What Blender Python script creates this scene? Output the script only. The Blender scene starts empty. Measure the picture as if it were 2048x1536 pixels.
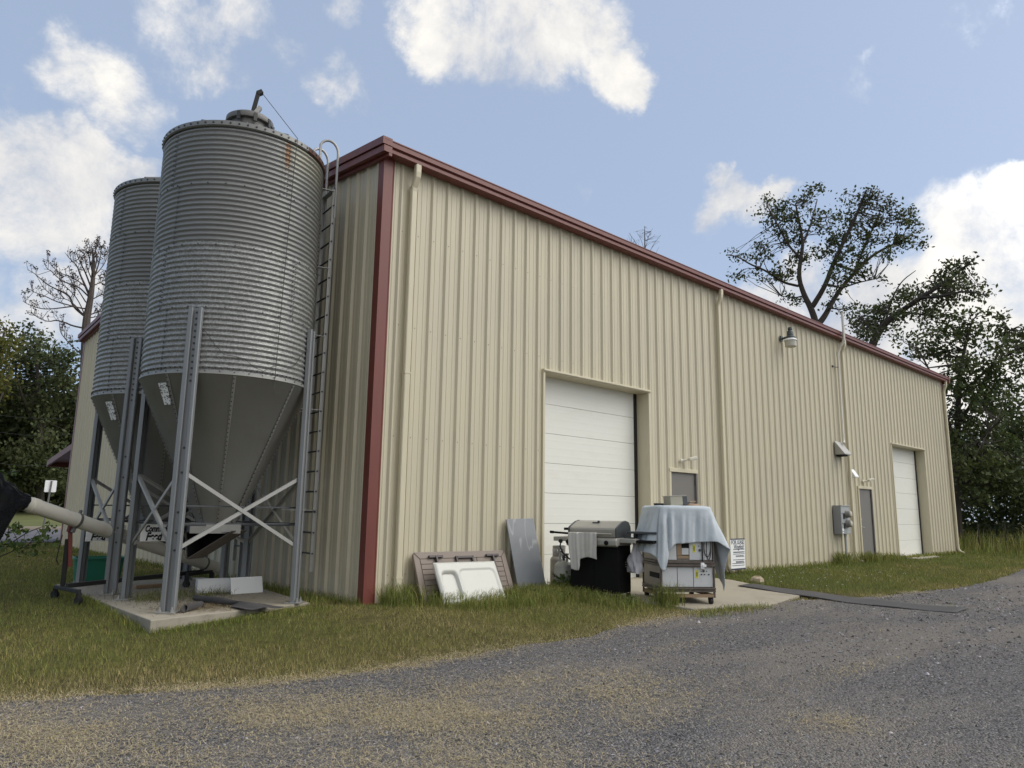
import bpy, math, random
import numpy as np
from mathutils import Vector, Matrix

random.seed(11)
RNG = np.random.default_rng(11)
S = bpy.context.scene
COL = S.collection
R = math.radians

# ---------------------------------------------------------------- camera
FPX = 1447.573                      # focal length in pixels of the 2048 px wide photograph
YAW, PITCH, ROLL = R(46.842), R(10.1037), R(0.8494)
CAM = np.array([-5.67474, -8.99828, 1.25179])
fw = np.array([math.cos(YAW) * math.cos(PITCH), math.sin(YAW) * math.cos(PITCH), math.sin(PITCH)])
_r0 = np.array([math.sin(YAW), -math.cos(YAW), 0.0])
_u0 = np.cross(_r0, fw)
rt = _r0 * math.cos(ROLL) + _u0 * math.sin(ROLL)
up = -_r0 * math.sin(ROLL) + _u0 * math.cos(ROLL)
cd = bpy.data.cameras.new('camera')
cam = bpy.data.objects.new('camera', cd)
COL.objects.link(cam)
cd.sensor_width = 36.0
cd.lens = FPX * 36.0 / 2048.0
cd.clip_start, cd.clip_end = 0.1, 3000.0
cam.matrix_world = Matrix(((rt[0], up[0], -fw[0], CAM[0]), (rt[1], up[1], -fw[1], CAM[1]),
                           (rt[2], up[2], -fw[2], CAM[2]), (0, 0, 0, 1)))
S.camera = cam


def ray(u, v):
    d = fw + rt * (u - 1024.0) / FPX + up * (768.0 - v) / FPX
    return d / np.linalg.norm(d)


def PT(u, v, dist):
    """world point seen at bearing (u, v) at a horizontal distance"""
    d = ray(u, v)
    return CAM + d * dist / math.hypot(d[0], d[1])


# ---------------------------------------------------------------- light
S.view_settings.view_transform = 'Standard'
S.view_settings.look = 'None'
S.view_settings.gamma = 1.0
S.view_settings.exposure = 0.24
SUN_AZ, SUN_EL = R(-42), R(46)
sd = bpy.data.lights.new('sun', 'SUN')
sd.energy = 1.0
sd.angle = R(35)
sd.color = (1.0, 0.95, 0.86)
so = bpy.data.objects.new('sun', sd)
COL.objects.link(so)
sdir = Vector((math.cos(SUN_AZ) * math.cos(SUN_EL), math.sin(SUN_AZ) * math.cos(SUN_EL), math.sin(SUN_EL)))
so.rotation_euler = sdir.to_track_quat('Z', 'Y').to_euler()
so.location = sdir * 60

W = bpy.data.worlds.new("World")
S.world = W
W.use_nodes = True
nt = W.node_tree
nt.nodes.clear()


def N(t, **kw):
    n = nt.nodes.new(t)
    for k, v in kw.items():
        setattr(n, k, v)
    return n


def L(a, b):
    nt.links.new(a, b)


wout = N('ShaderNodeOutputWorld')
wbg = N('ShaderNodeBackground')
wbg.inputs['Strength'].default_value = 0.1
L(wbg.outputs[0], wout.inputs[0])
sky = N('ShaderNodeTexSky', sky_type='NISHITA')
sky.sun_disc = False
sky.sun_elevation = SUN_EL
sky.sun_rotation = math.atan2(sdir.x, sdir.y)
sky.altitude = 200
sky.air_density = 1.0
sky.dust_density = 2.5
sky.ozone_density = 1.6
tc = N('ShaderNodeTexCoord')


def wnoise(scale, detail, rough, off, dist=0.0):
    mp = N('ShaderNodeMapping')
    mp.inputs['Location'].default_value = off
    L(tc.outputs['Generated'], mp.inputs['Vector'])
    n = N('ShaderNodeTexNoise')
    n.inputs['Scale'].default_value = scale
    n.inputs['Detail'].default_value = detail
    n.inputs['Roughness'].default_value = rough
    n.inputs['Distortion'].default_value = dist
    L(mp.outputs[0], n.inputs['Vector'])
    return n.outputs['Fac']


def wmath(op, a, b, c=None, clamp=False):
    n = N('ShaderNodeMath', operation=op)
    n.use_clamp = clamp
    for i, x in enumerate((a, b, c)):
        if x is None:
            continue
        if isinstance(x, (int, float)):
            n.inputs[i].default_value = x
        else:
            L(x, n.inputs[i])
    return n.outputs[0]


# cumulus banks, each a cone of directions: bearing (u, v), angular radius in thousandths, density
CLOUDS = [(880, 20, 75, 1), (960, 85, 75, 1), (1030, 55, 110, 1), (1110, 75, 85, 1), (1180, 60, 75, 1), (1225, 140, 65, .95),
          (1240, 185, 45, .9), (990, 120, 55, 1), (900, 105, 60, .9), (1060, -60, 140, 1), (870, -70, 90, .9),
          (70, 335, 95, 1.15), (150, 305, 70, 1.1), (50, 415, 110, 1.15), (230, 370, 75, 1.05), (280, 345, 50, 1.0),
          (150, 420, 95, 1.1), (-60, 350, 130, 1.2),
          (170, 140, 70, .62), (240, 190, 65, .6), (300, 230, 50, .55), (110, 120, 45, .6),
          (370, 60, 75, .66), (430, 110, 60, .62), (480, 40, 65, .62), (560, 110, 40, .58), (665, 175, 55, .6), (690, 20, 45, .5),
          (90, 620, 70, .85), (180, 600, 65, .85), (20, 650, 60, .9), (-60, 640, 90, .9), (300, 640, 100, .9),
          (1450, 395, 50, .95), (1420, 430, 45, .9), (1500, 405, 45, .9), (1555, 390, 32, .8), (1432, 352, 28, .9),
          (1960, 450, 85, 1.1), (2025, 400, 60, 1.05), (2000, 530, 120, 1.2), (1900, 530, 70, 1.05), (1850, 610, 105, 1.15),
          (1750, 590, 75, 1.05), (1640, 620, 90, 1.1), (1540, 610, 65, 1), (2010, 670, 125, 1.2), (1700, 690, 120, 1.1),
          (1950, 770, 110, 1.1), (2060, 800, 100, 1.1), (2130, 520, 130, 1.2), (2200, 700, 160, 1.2),
          (1165, 398, 32, .50), (1140, 345, 26, .45), (1700, 160, 40, .25), (1950, 25, 60, .27)]
acc = None


wcol = N('ShaderNodeTexNoise')
wcol.inputs['Scale'].default_value = 11.0
wcol.inputs['Detail'].default_value = 5.0
wcol.inputs['Roughness'].default_value = 0.6
L(tc.outputs['Generated'], wcol.inputs['Vector'])
wv = N('ShaderNodeVectorMath', operation='MULTIPLY_ADD')
L(wcol.outputs['Color'], wv.inputs[0])
wv.inputs[1].default_value = (.10, .10, .10)
L(tc.outputs['Generated'], wv.inputs[2])
wv2 = N('ShaderNodeVectorMath', operation='SUBTRACT')
L(wv.outputs[0], wv2.inputs[0])
wv2.inputs[1].default_value = (.05, .05, .05)
wv3 = N('ShaderNodeVectorMath', operation='NORMALIZE')
L(wv2.outputs[0], wv3.inputs[0])
WARP = wv3.outputs[0]


def cone(c, cosr, w):
    global acc
    vm = N('ShaderNodeVectorMath', operation='DOT_PRODUCT')
    L(WARP, vm.inputs[0])
    vm.inputs[1].default_value = tuple(c)
    # (dot - cosr) / (1 - cosr) * w
    k = w / (1 - cosr)
    o = wmath('MULTIPLY_ADD', vm.outputs['Value'], k, -cosr * k)
    acc = o if acc is None else wmath('MAXIMUM', acc, o)


for (u, v, r_, w_) in CLOUDS:
    cone(ray(u, v), math.cos(r_ * 1.14 / 1447.0), w_)
# cloud banks added out of view, sunward and behind the camera, lighting the walls
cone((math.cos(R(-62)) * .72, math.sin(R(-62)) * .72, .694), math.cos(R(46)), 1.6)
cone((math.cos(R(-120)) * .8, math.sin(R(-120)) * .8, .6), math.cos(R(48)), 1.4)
n1 = wnoise(8.0, 11.0, 0.66, (3.1, 1.7, 0.4), 0.25)
n2 = wnoise(8.0, 6.0, 0.60, (3.1, 1.7, 0.4 - 0.16), 0.25)
n3 = wnoise(2.6, 3.0, 0.5, (9.0, 4.0, 2.0))
acc = wmath('MAXIMUM', acc, -0.60)
acc = wmath('MINIMUM', acc, 0.85)
dens = wmath('ADD', acc, wmath('MULTIPLY', wmath('SUBTRACT', n1, 0.5), 2.7))
mr = N('ShaderNodeMapRange', interpolation_type='SMOOTHSTEP')
mr.inputs['From Min'].default_value = 0.08
mr.inputs['From Max'].default_value = 0.98
L(dens, mr.inputs['Value'])
mask = mr.outputs[0]
lit = wmath('ADD', wmath('MULTIPLY', wmath('SUBTRACT', n1, n2), 1.7), 0.50)
lit = wmath('ADD', lit, wmath('MULTIPLY', wmath('SUBTRACT', n3, 0.5), 1.3), None, True)
cr = N('ShaderNodeMix', data_type='RGBA')
cr.inputs['A'].default_value = (4.9, 5.15, 5.7, 1)
cr.inputs['B'].default_value = (9.3, 8.95, 8.3, 1)
L(lit, cr.inputs['Factor'])
# clouds brightened towards the sun, added as unseen soft light for the walls
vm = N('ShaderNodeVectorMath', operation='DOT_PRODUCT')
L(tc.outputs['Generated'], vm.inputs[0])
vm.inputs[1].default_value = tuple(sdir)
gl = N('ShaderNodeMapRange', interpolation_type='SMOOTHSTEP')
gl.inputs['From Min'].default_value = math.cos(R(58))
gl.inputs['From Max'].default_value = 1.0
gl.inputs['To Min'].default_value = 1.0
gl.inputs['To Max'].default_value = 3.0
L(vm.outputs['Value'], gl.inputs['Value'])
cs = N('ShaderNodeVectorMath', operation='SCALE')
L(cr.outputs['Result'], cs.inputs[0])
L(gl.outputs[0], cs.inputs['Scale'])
SKYTINT = N('ShaderNodeMix', data_type='RGBA', blend_type='MULTIPLY')
SKYTINT.inputs['Factor'].default_value = 1.0
SKYTINT.blend_type = 'MIX'            # thin even veil of high haze
SKYTINT.inputs['Factor'].default_value = 0.54
SKYTINT.inputs['B'].default_value = (4.95, 6.0, 7.85, 1)
L(sky.outputs[0], SKYTINT.inputs['A'])
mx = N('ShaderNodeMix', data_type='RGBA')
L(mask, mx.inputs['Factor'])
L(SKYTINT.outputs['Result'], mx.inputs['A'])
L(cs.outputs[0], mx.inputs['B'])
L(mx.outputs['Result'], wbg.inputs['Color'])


# ---------------------------------------------------------------- mesh helpers
def link(o, parent=None):
    COL.objects.link(o)
    if parent is not None:
        o.parent = parent
    return o


def tag(o, label=None, cat=None, group=None, kind=None):
    if label: o['label'] = label
    if cat: o['category'] = cat
    if group: o['group'] = group
    if kind: o['kind'] = kind
    return o


def thing(name, label, cat, loc=(0, 0, 0), rz=0.0, group=None):
    o = bpy.data.objects.new(name, None)
    o.empty_display_size = 0.2
    o.location = loc
    o.rotation_euler = (0, 0, rz)
    COL.objects.link(o)
    return tag(o, label, cat, group)


class MB:
    def __init__(s):
        s.v, s.f, s.m = [], [], []

    def add(s, vs, fs, mi=0):
        b = len(s.v)
        s.v += [tuple(map(float, p)) for p in vs]
        s.f += [tuple(b + i for i in f) for f in fs]
        s.m += [mi] * len(fs)
        return s

    def box(s, c, d, M=None, mi=0):
        vs = []
        for z in (-.5, .5):
            for x, y in ((-.5, -.5), (.5, -.5), (.5, .5), (-.5, .5)):
                p = Vector((x * d[0], y * d[1], z * d[2]))
                if M is not None: p = M @ p
                vs.append((p[0] + c[0], p[1] + c[1], p[2] + c[2]))
        return s.add(vs, [(3, 2, 1, 0), (4, 5, 6, 7), (0, 1, 5, 4), (1, 2, 6, 5), (2, 3, 7, 6), (3, 0, 4, 7)], mi)

    def bx(s, a, b, mi=0):
        return s.box([(a[i] + b[i]) / 2 for i in range(3)], [abs(b[i] - a[i]) for i in range(3)], None, mi)

    def bar(s, a, b, w, h, mi=0, upv=(0, 0, 1)):
        a, b = Vector(a), Vector(b)
        d = (b - a)
        z = d.normalized()
        x = Vector(upv).cross(z)
        if x.length < 1e-4: x = Vector((1, 0, 0)).cross(z)
        x.normalize()
        y = z.cross(x)
        M = Matrix((x, y, z)).transposed()
        return s.box((a + b) / 2, (w, h, d.length), M, mi)

    def tube(s, pts, r, n=8, mi=0, cap=True):
        pts = [Vector(p) for p in pts]
        rs = r if isinstance(r, (list, tuple)) else [r] * len(pts)
        rings, prev = [], None
        for i, p in enumerate(pts):
            t = (pts[min(i + 1, len(pts) - 1)] - pts[max(i - 1, 0)]).normalized()
            if prev is None:
                a = Vector((0, 0, 1)) if abs(t.z) < .9 else Vector((1, 0, 0))
                x = a.cross(t).normalized()
            else:
                x = (prev - t * prev.dot(t))
                x = x.normalized() if x.length > 1e-6 else Vector((1, 0, 0)).cross(t).normalized()
            prev = x
            y = t.cross(x)
            rings.append([p + (x * math.cos(k * 2 * math.pi / n) + y * math.sin(k * 2 * math.pi / n)) * rs[i] for k in range(n)])
        vs = [q for g in rings for q in g]
        fs = []
        for i in range(len(pts) - 1):
            for k in range(n):
                k2 = (k + 1) % n
                fs.append((i * n + k, i * n + k2, (i + 1) * n + k2, (i + 1) * n + k))
        if cap:
            fs.append(tuple(range(n - 1, -1, -1)))
            fs.append(tuple((len(pts) - 1) * n + k for k in range(n)))
        return s.add(vs, fs, mi)

    def lathe(s, prof, n=32, c=(0, 0, 0), mi=0, a0=0.0, a1=2 * math.pi, M=None):
        full = abs(a1 - a0 - 2 * math.pi) < 1e-6
        m = n if full else n + 1
        vs = []
        for r, z in prof:
            for k in range(m):
                a = a0 + (a1 - a0) * k / n
                p = Vector((r * math.cos(a), r * math.sin(a), z))
                if M is not None: p = M @ p
                vs.append((p[0] + c[0], p[1] + c[1], p[2] + c[2]))
        fs = []
        for i in range(len(prof) - 1):
            for k in range(n):
                k2 = (k + 1) % m
                fs.append((i * m + k, i * m + k2, (i + 1) * m + k2, (i + 1) * m + k))
        return s.add(vs, fs, mi)

    def prism(s, poly, a, b, axis=2, mi=0):
        """closed 2-D polygon swept along an axis; poly in the two other axes (x,y) (y,z)->axis 0, (x,z)->axis 1"""
        n = len(poly)

        def P(p, t):
            if axis == 2: return (p[0], p[1], t)
            if axis == 0: return (t, p[0], p[1])
            return (p[0], t, p[1])
        vs = [P(p, a) for p in poly] + [P(p, b) for p in poly]
        fs = [(i, (i + 1) % n, n + (i + 1) % n, n + i) for i in range(n)]
        fs += [tuple(range(n - 1, -1, -1)), tuple(range(n, 2 * n))]
        return s.add(vs, fs, mi)

    def grid(s, P, mi=0):
        ny, nx = len(P), len(P[0])
        vs = [p for row in P for p in row]
        fs = [(j * nx + i, j * nx + i + 1, (j + 1) * nx + i + 1, (j + 1) * nx + i) for j in range(ny - 1) for i in range(nx - 1)]
        return s.add(vs, fs, mi)

    def build(s, name, mats, parent=None, smooth=False, bevel=0.0, solid=0.0, sub=0, angle=35, fix=True):
        me = bpy.data.meshes.new(name)
        me.from_pydata(s.v, [], s.f)
        for m in (mats if isinstance(mats, (list, tuple)) else [mats]):
            me.materials.append(m)
        if any(s.m):
            me.polygons.foreach_set('material_index', s.m)
        if fix:
            import bmesh
            bm = bmesh.new()
            bm.from_mesh(me)
            bmesh.ops.recalc_face_normals(bm, faces=bm.faces)
            bm.to_mesh(me)
            bm.free()
        if smooth:
            me.polygons.foreach_set('use_smooth', [True] * len(me.polygons))
            try:
                me.set_sharp_from_angle(angle=R(angle))
            except Exception:
                pass
        o = bpy.data.objects.new(name, me)
        if solid:
            md = o.modifiers.new('solid', 'SOLIDIFY')
            md.thickness = solid
            md.offset = 0
        if sub:
            md = o.modifiers.new('sub', 'SUBSURF')
            md.levels = md.render_levels = sub
        if bevel:
            md = o.modifiers.new('bevel', 'BEVEL')
            md.width = bevel
            md.segments = 2
            md.limit_method = 'ANGLE'
            md.angle_limit = R(40)
        return link(o, parent)


def build_each(mb, name, mats, parent, **kw):
    """one object for every separate piece of the mesh"""
    par = list(range(len(mb.v)))

    def find(i):
        while par[i] != i:
            par[i] = par[par[i]]
            i = par[i]
        return i
    for f in mb.f:
        r0 = find(f[0])
        for i in f[1:]:
            par[find(i)] = r0
    groups = {}
    for f in mb.f:
        groups.setdefault(find(f[0]), []).append(f)
    out = []
    for fs in groups.values():
        ids = sorted({i for f in fs for i in f})
        mp = {i: k for k, i in enumerate(ids)}
        m2 = MB()
        m2.add([mb.v[i] for i in ids], [tuple(mp[i] for i in f) for f in fs])
        out.append(m2.build(name, mats, parent, **kw))
    return out


def np_mesh(name, V, k, mat, parent=None, attrs=None, colors=None):
    """V (n*k, 3): every k vertices form one face"""
    n = len(V) // k
    me = bpy.data.meshes.new(name)
    me.vertices.add(n * k)
    me.vertices.foreach_set('co', V.astype(np.float32).ravel())
    me.loops.add(n * k)
    me.loops.foreach_set('vertex_index', np.arange(n * k, dtype=np.int32))
    me.polygons.add(n)
    me.polygons.foreach_set('loop_start', np.arange(0, n * k, k, dtype=np.int32))
    me.update(calc_edges=True)
    for nm, arr in (attrs or {}).items():
        a = me.attributes.new(nm, 'FLOAT', 'POINT')
        a.data.foreach_set('value', np.repeat(arr.astype(np.float32), k) if len(arr) == n else arr.astype(np.float32))
    for nm, arr in (colors or {}).items():
        a = me.attributes.new(nm, 'FLOAT_COLOR', 'POINT')
        c = np.ones((n * k, 4), np.float32)
        c[:, :3] = np.repeat(arr, k, axis=0) if len(arr) == n else arr
        a.data.foreach_set('color', c.ravel())
    me.materials.append(mat)
    o = bpy.data.objects.new(name, me)
    return link(o, parent)


def copy_tree(o, parent=None):
    c = o.copy()
    COL.objects.link(c)
    c.parent = parent
    for ch in list(o.children):
        copy_tree(ch, c)
    return c


def vnoise(x, y, seed=0):
    """smooth 2-D value noise in 0..1"""
    r = np.random.default_rng(seed).random((256, 256))
    xi, yi = np.floor(x).astype(int), np.floor(y).astype(int)
    fx, fy = x - xi, y - yi
    fx, fy = fx * fx * (3 - 2 * fx), fy * fy * (3 - 2 * fy)
    g = lambda a, b: r[a % 256, b % 256]
    return (g(xi, yi) * (1 - fx) + g(xi + 1, yi) * fx) * (1 - fy) + (g(xi, yi + 1) * (1 - fx) + g(xi + 1, yi + 1) * fx) * fy


def fnoise(x, y, s, seed=0, o=3):
    t, a, tot = 0, 1.0, 0
    for i in range(o):
        t = t + a * vnoise(x * s * 2 ** i + 7.3 * i, y * s * 2 ** i + 3.1 * i, seed + i)
        tot += a
        a *= .5
    return t / tot


def sm(a, b, x):
    t = np.clip((x - a) / (b - a), 0, 1)
    return t * t * (3 - 2 * t)


def gz(x, y):
    """height of the ground"""
    q = -np.minimum(y, 4.0) + np.maximum(0, -x)
    return -0.03 - 0.17 * sm(0, 4.5, q)


def g1(x, y):
    return float(gz(np.float64(x), np.float64(y)))


def text_mesh(name, s, size, mat, parent, M, shear=0.0, bold=0.0, sx=1.0, ext=0.001, align='CENTER'):
    cu = bpy.data.curves.new(name, 'FONT')
    cu.body = s
    cu.size = size
    cu.shear = shear
    cu.offset = bold
    cu.extrude = ext
    cu.align_x = align
    cu.align_y = 'CENTER'
    t = bpy.data.objects.new(name + '_tmp', cu)
    COL.objects.link(t)
    dg = bpy.context.evaluated_depsgraph_get()
    me = bpy.data.meshes.new_from_object(t.evaluated_get(dg))
    bpy.data.objects.remove(t)
    bpy.data.curves.remove(cu)
    me.materials.clear()
    me.materials.append(mat)
    me.transform(M @ Matrix.Diagonal((sx, 1, 1, 1)))
    me.name = name
    o = bpy.data.objects.new(name, me)
    return link(o, parent)


# ---------------------------------------------------------------- materials
def base_mat(name):
    m = bpy.data.materials.new(name)
    m.use_nodes = True
    t = m.node_tree
    return m, t, t.nodes['Principled BSDF']


def nd(t, typ, **kw):
    n = t.nodes.new(typ)
    for k, v in kw.items():
        if k in n.inputs.keys():
            n.inputs[k].default_value = v
        else:
            setattr(n, k, v)
    return n


def mixc(t, fac, a, b, blend='MIX'):
    n = t.nodes.new('ShaderNodeMix')
    n.data_type = 'RGBA'
    n.blend_type = blend
    for key, x in (('Factor', fac), ('A', a), ('B', b)):
        if isinstance(x, (int, float)):
            n.inputs[key].default_value = x
        elif isinstance(x, (tuple, list)):
            n.inputs[key].default_value = (*x[:3], 1)
        else:
            t.links.new(x, n.inputs[key])
    return n.outputs['Result']


def ramp(t, x, a, b):
    n = t.nodes.new('ShaderNodeMapRange')
    n.interpolation_type = 'SMOOTHSTEP'
    n.inputs['From Min'].default_value = a
    n.inputs['From Max'].default_value = b
    t.links.new(x, n.inputs['Value'])
    return n.outputs[0]


def tnoise(t, scale, detail=4, rough=.55, co='Object', stretch=None):
    c = t.nodes.new('ShaderNodeTexCoord')
    src = c.outputs[co]
    if stretch:
        mp = t.nodes.new('ShaderNodeMapping')
        mp.inputs['Scale'].default_value = stretch
        t.links.new(src, mp.inputs['Vector'])
        src = mp.outputs[0]
    n = t.nodes.new('ShaderNodeTexNoise')
    n.inputs['Scale'].default_value = scale
    n.inputs['Detail'].default_value = detail
    n.inputs['Roughness'].default_value = rough
    t.links.new(src, n.inputs['Vector'])
    return n.outputs['Fac']


def bump(t, p, h, strength=.3, dist=.01):
    b = t.nodes.new('ShaderNodeBump')
    b.inputs['Strength'].default_value = strength
    b.inputs['Distance'].default_value = dist
    t.links.new(h, b.inputs['Height'])
    t.links.new(b.outputs[0], p.inputs['Normal'])


def mat(name, c, rough=.6, metal=0.0, var=.12, scale=5.0, dirt=None, dirt_amt=.35, dscale=2.0, stretch=None, bmp=0.0, bscale=60.0, spec=.5, co='Object'):
    m, t, p = base_mat(name)
    n = tnoise(t, scale, 5, .6, co, stretch)
    col = mixc(t, n, [x * (1 - var) for x in c], [x * (1 + var) for x in c])
    if dirt:
        d = tnoise(t, dscale, 6, .68, co, stretch)
        d = ramp(t, d, .5, .8)
        mm = nd(t, 'ShaderNodeMath', operation='MULTIPLY')
        t.links.new(d, mm.inputs[0])
        mm.inputs[1].default_value = dirt_amt
        col = mixc(t, mm.outputs[0], col, dirt)
    t.links.new(col, p.inputs['Base Color'])
    rr = nd(t, 'ShaderNodeMath', operation='MULTIPLY_ADD')
    t.links.new(n, rr.inputs[0])
    rr.inputs[1].default_value = .25
    rr.inputs[2].default_value = max(.05, rough - .12)
    t.links.new(rr.outputs[0], p.inputs['Roughness'])
    p.inputs['Metallic'].default_value = metal
    p.inputs['Specular IOR Level'].default_value = spec
    if bmp:
        bump(t, p, tnoise(t, bscale, 4, .6, co), bmp, .004)
    return m


BEIGE = (.565, .515, .372)
M = {}
# painted siding: fine vertical streaks of run-off and dust towards the foot of the wall
m, t, p = base_mat('beige_panel')
n = tnoise(t, 1.0, 6, .6, 'Object', (9, 9, .35))
n2 = tnoise(t, .55, 4, .6)
col = mixc(t, n, [x * .90 for x in BEIGE], [x * 1.07 for x in BEIGE])
col = mixc(t, ramp(t, n2, .35, .75), col, mixc(t, .5, col, (.50, .46, .36)))
# every three-foot sheet has faded a little differently
oc = nd(t, 'ShaderNodeTexCoord')
os_ = nd(t, 'ShaderNodeSeparateXYZ')
t.links.new(oc.outputs['Object'], os_.inputs[0])
fl_ = []
for ax in ('X', 'Y'):
    dv = nd(t, 'ShaderNodeMath', operation='DIVIDE')
    t.links.new(os_.outputs[ax], dv.inputs[0])
    dv.inputs[1].default_value = .9144
    fo = nd(t, 'ShaderNodeMath', operation='FLOOR')
    t.links.new(dv.outputs[0], fo.inputs[0])
    fl_.append(fo.outputs[0])
cb = nd(t, 'ShaderNodeCombineXYZ')
t.links.new(fl_[0], cb.inputs[0])
t.links.new(fl_[1], cb.inputs[1])
wn = nd(t, 'ShaderNodeTexWhiteNoise')
t.links.new(cb.outputs[0], wn.inputs['Vector'])
col = mixc(t, wn.outputs['Value'], mixc(t, 1.0, col, (.955, .955, .965), 'MULTIPLY'), col)
ge = nd(t, 'ShaderNodeNewGeometry')
sp = nd(t, 'ShaderNodeSeparateXYZ')
t.links.new(ge.outputs['Position'], sp.inputs[0])
lowz = nd(t, 'ShaderNodeMapRange')
lowz.inputs['From Min'].default_value = .55
lowz.inputs['From Max'].default_value = .0
t.links.new(sp.outputs['Z'], lowz.inputs['Value'])
sp2 = nd(t, 'ShaderNodeMath', operation='MULTIPLY')
t.links.new(lowz.outputs[0], sp2.inputs[0])
t.links.new(ramp(t, tnoise(t, 3.0, 6, .7), .38, .7), sp2.inputs[1])
sp3 = nd(t, 'ShaderNodeMath', operation='MULTIPLY')
t.links.new(sp2.outputs[0], sp3.inputs[0])
sp3.inputs[1].default_value = .38
col = mixc(t, sp3.outputs[0], col, (.36, .27, .17))
t.links.new(col, p.inputs['Base Color'])
p.inputs['Roughness'].default_value = .48
bump(t, p, tnoise(t, 2.2, 3, .5, 'Object', (1, 1, .3)), .12, .02)
M['panel'] = m
M['trim'] = mat('beige_trim', [x * 1.02 for x in BEIGE], .45, var=.07, dirt=(.3, .25, .17), dirt_amt=.25, stretch=(4, 4, .6))
M['red'] = mat('red_trim', (.155, .040, .030), .42, var=.18, scale=3, dirt=(.22, .09, .065), dirt_amt=.3, stretch=(3, 3, .5))
M['roof'] = mat('roof_sheet', (.19, .06, .045), .5, var=.15)
M['door_white'] = mat('white_door', (.74, .74, .68), .45, var=.03, dirt=(.6, .52, .38), dirt_amt=.25, dscale=1.2, stretch=(1, 1, 3))
M['grey_door'] = mat('grey_door', (.165, .155, .14), .5, var=.06, dirt=(.12, .1, .08), dirt_amt=.3)
M['black'] = mat('black_rubber', (.012, .012, .012), .6, var=.3)
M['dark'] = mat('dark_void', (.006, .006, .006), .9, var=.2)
M['concrete'] = mat('concrete', (.32, .285, .22), .9, var=.16, scale=2.2, dirt=(.17, .14, .1), dirt_amt=.6, dscale=1.4, bmp=.35, bscale=90)
M['concrete_edge'] = mat('concrete_side', (.30, .275, .22), .9, var=.2, scale=4, dirt=(.11, .1, .075), dirt_amt=.75, dscale=3, bmp=.5, bscale=40)
M['galv_leg'] = mat('galvanised_leg', (.225, .235, .24), .5, .35, var=.12, scale=3, dirt=(.2, .2, .19), dirt_amt=.35, stretch=(3, 3, .5))
M['galv_bar'] = mat('galvanised_bar', (.36, .355, .335), .45, .45, var=.12, scale=6)
M['bolt'] = mat('bolt_head', (.055, .055, .053), .5, .3)
M['screw'] = mat('screw_head', (.27, .24, .18), .5, .2)
M['pvc'] = mat('pvc_white', (.66, .63, .54), .4, var=.05, dirt=(.45, .4, .3), dirt_amt=.2)
M['auger'] = mat('auger_tube', (.68, .65, .56), .42, var=.07, dirt=(.36, .31, .22), dirt_amt=.35, dscale=5)
M['white'] = mat('white_board', (.82, .83, .82), .5, var=.04, dirt=(.55, .54, .5), dirt_amt=.3)
M['text'] = mat('black_ink', (.012, .012, .014), .6)
M['navy'] = mat('navy_ink', (.02, .03, .06), .6)
M['steel'] = mat('stainless', (.36, .345, .305), .48, .45, var=.1, scale=8, dirt=(.22, .19, .15), dirt_amt=.3)
M['steel_dark'] = mat('dark_steel', (.075, .08, .085), .4, .4, var=.2)
M['grill_black'] = mat('black_enamel', (.006, .006, .006), .65, var=.3, spec=.15)
M['tank'] = mat('gas_bottle_grey', (.25, .24, .22), .5, .1, var=.15, dirt=(.16, .12, .08), dirt_amt=.5, dscale=4)
M['tank_pale'] = mat('gas_bottle_pale', (.42, .41, .36), .5, .1, var=.15, dirt=(.2, .17, .1), dirt_amt=.5, dscale=4)
M['cloth'] = mat('blue_cloth', (.50, .545, .575), .9, var=.16, scale=7, dirt=(.33, .37, .39), dirt_amt=.6, dscale=5, bmp=1.0, bscale=22, spec=.1)
M['towel'] = mat('grey_towel', (.50, .49, .46), .95, var=.12, scale=9, bmp=.6, bscale=350, spec=.1)
M['oven'] = mat('oven_panel', (.56, .57, .57), .42, .05, var=.07, dirt=(.32, .29, .25), dirt_amt=.4, dscale=5)
M['oven_side'] = mat('oven_side', (.21, .19, .16), .5, .3, var=.15, dirt=(.12, .08, .05), dirt_amt=.5, dscale=6)
M['rust_rail'] = mat('grimy_rail', (.115, .095, .08), .6, .2, var=.35, scale=9, dirt=(.03, .02, .015), dirt_amt=.8, dscale=8)
M['wood'] = mat('weathered_wood', (.30, .21, .13), .8, var=.3, scale=8, stretch=(1, 8, 8))
M['yellow'] = mat('yellow_label', (.60, .58, .04), .5)
M['green_tub'] = mat('green_plastic', (.012, .16, .095), .4, var=.1)
M['bag'] = mat('black_plastic', (.008, .009, .012), .28, var=.2)
M['film'] = mat('white_film', (.52, .50, .52), .35, var=.1)
M['red_paint'] = mat('red_jack', (.17, .035, .025), .5, var=.2)
M['black_paint'] = mat('black_frame', (.016, .015, .015), .5, var=.3)
M['table'] = mat('brown_resin', (.215, .175, .145), .6, var=.08, dirt=(.13, .1, .08), dirt_amt=.3)
M['groove'] = mat('resin_groove', (.07, .05, .04), .8)
M['table_metal'] = mat('brown_metal', (.055, .042, .04), .5)
M['sink'] = mat('white_basin', (.52, .52, .475), .4, var=.06, dirt=(.4, .37, .28), dirt_amt=.4, dscale=3)
M['meter'] = mat('meter_grey', (.24, .25, .27), .5, .2, var=.08)
M['meter_pale'] = mat('meter_front', (.36, .38, .38), .5, .2, var=.12)
M['mat_rubber'] = mat('conveyor_rubber', (.055, .052, .052), .8, var=.3, scale=5, dirt=(.10, .09, .075), dirt_amt=.6, dscale=2.5, bmp=.4, bscale=50)
M['bark'] = mat('bark', (.055, .046, .036), .95, var=.35, scale=4, stretch=(1, 1, .3), bmp=.6, bscale=20)
M['bark_dead'] = mat('dead_bark', (.105, .088, .078), .95, var=.35, scale=3)
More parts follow.
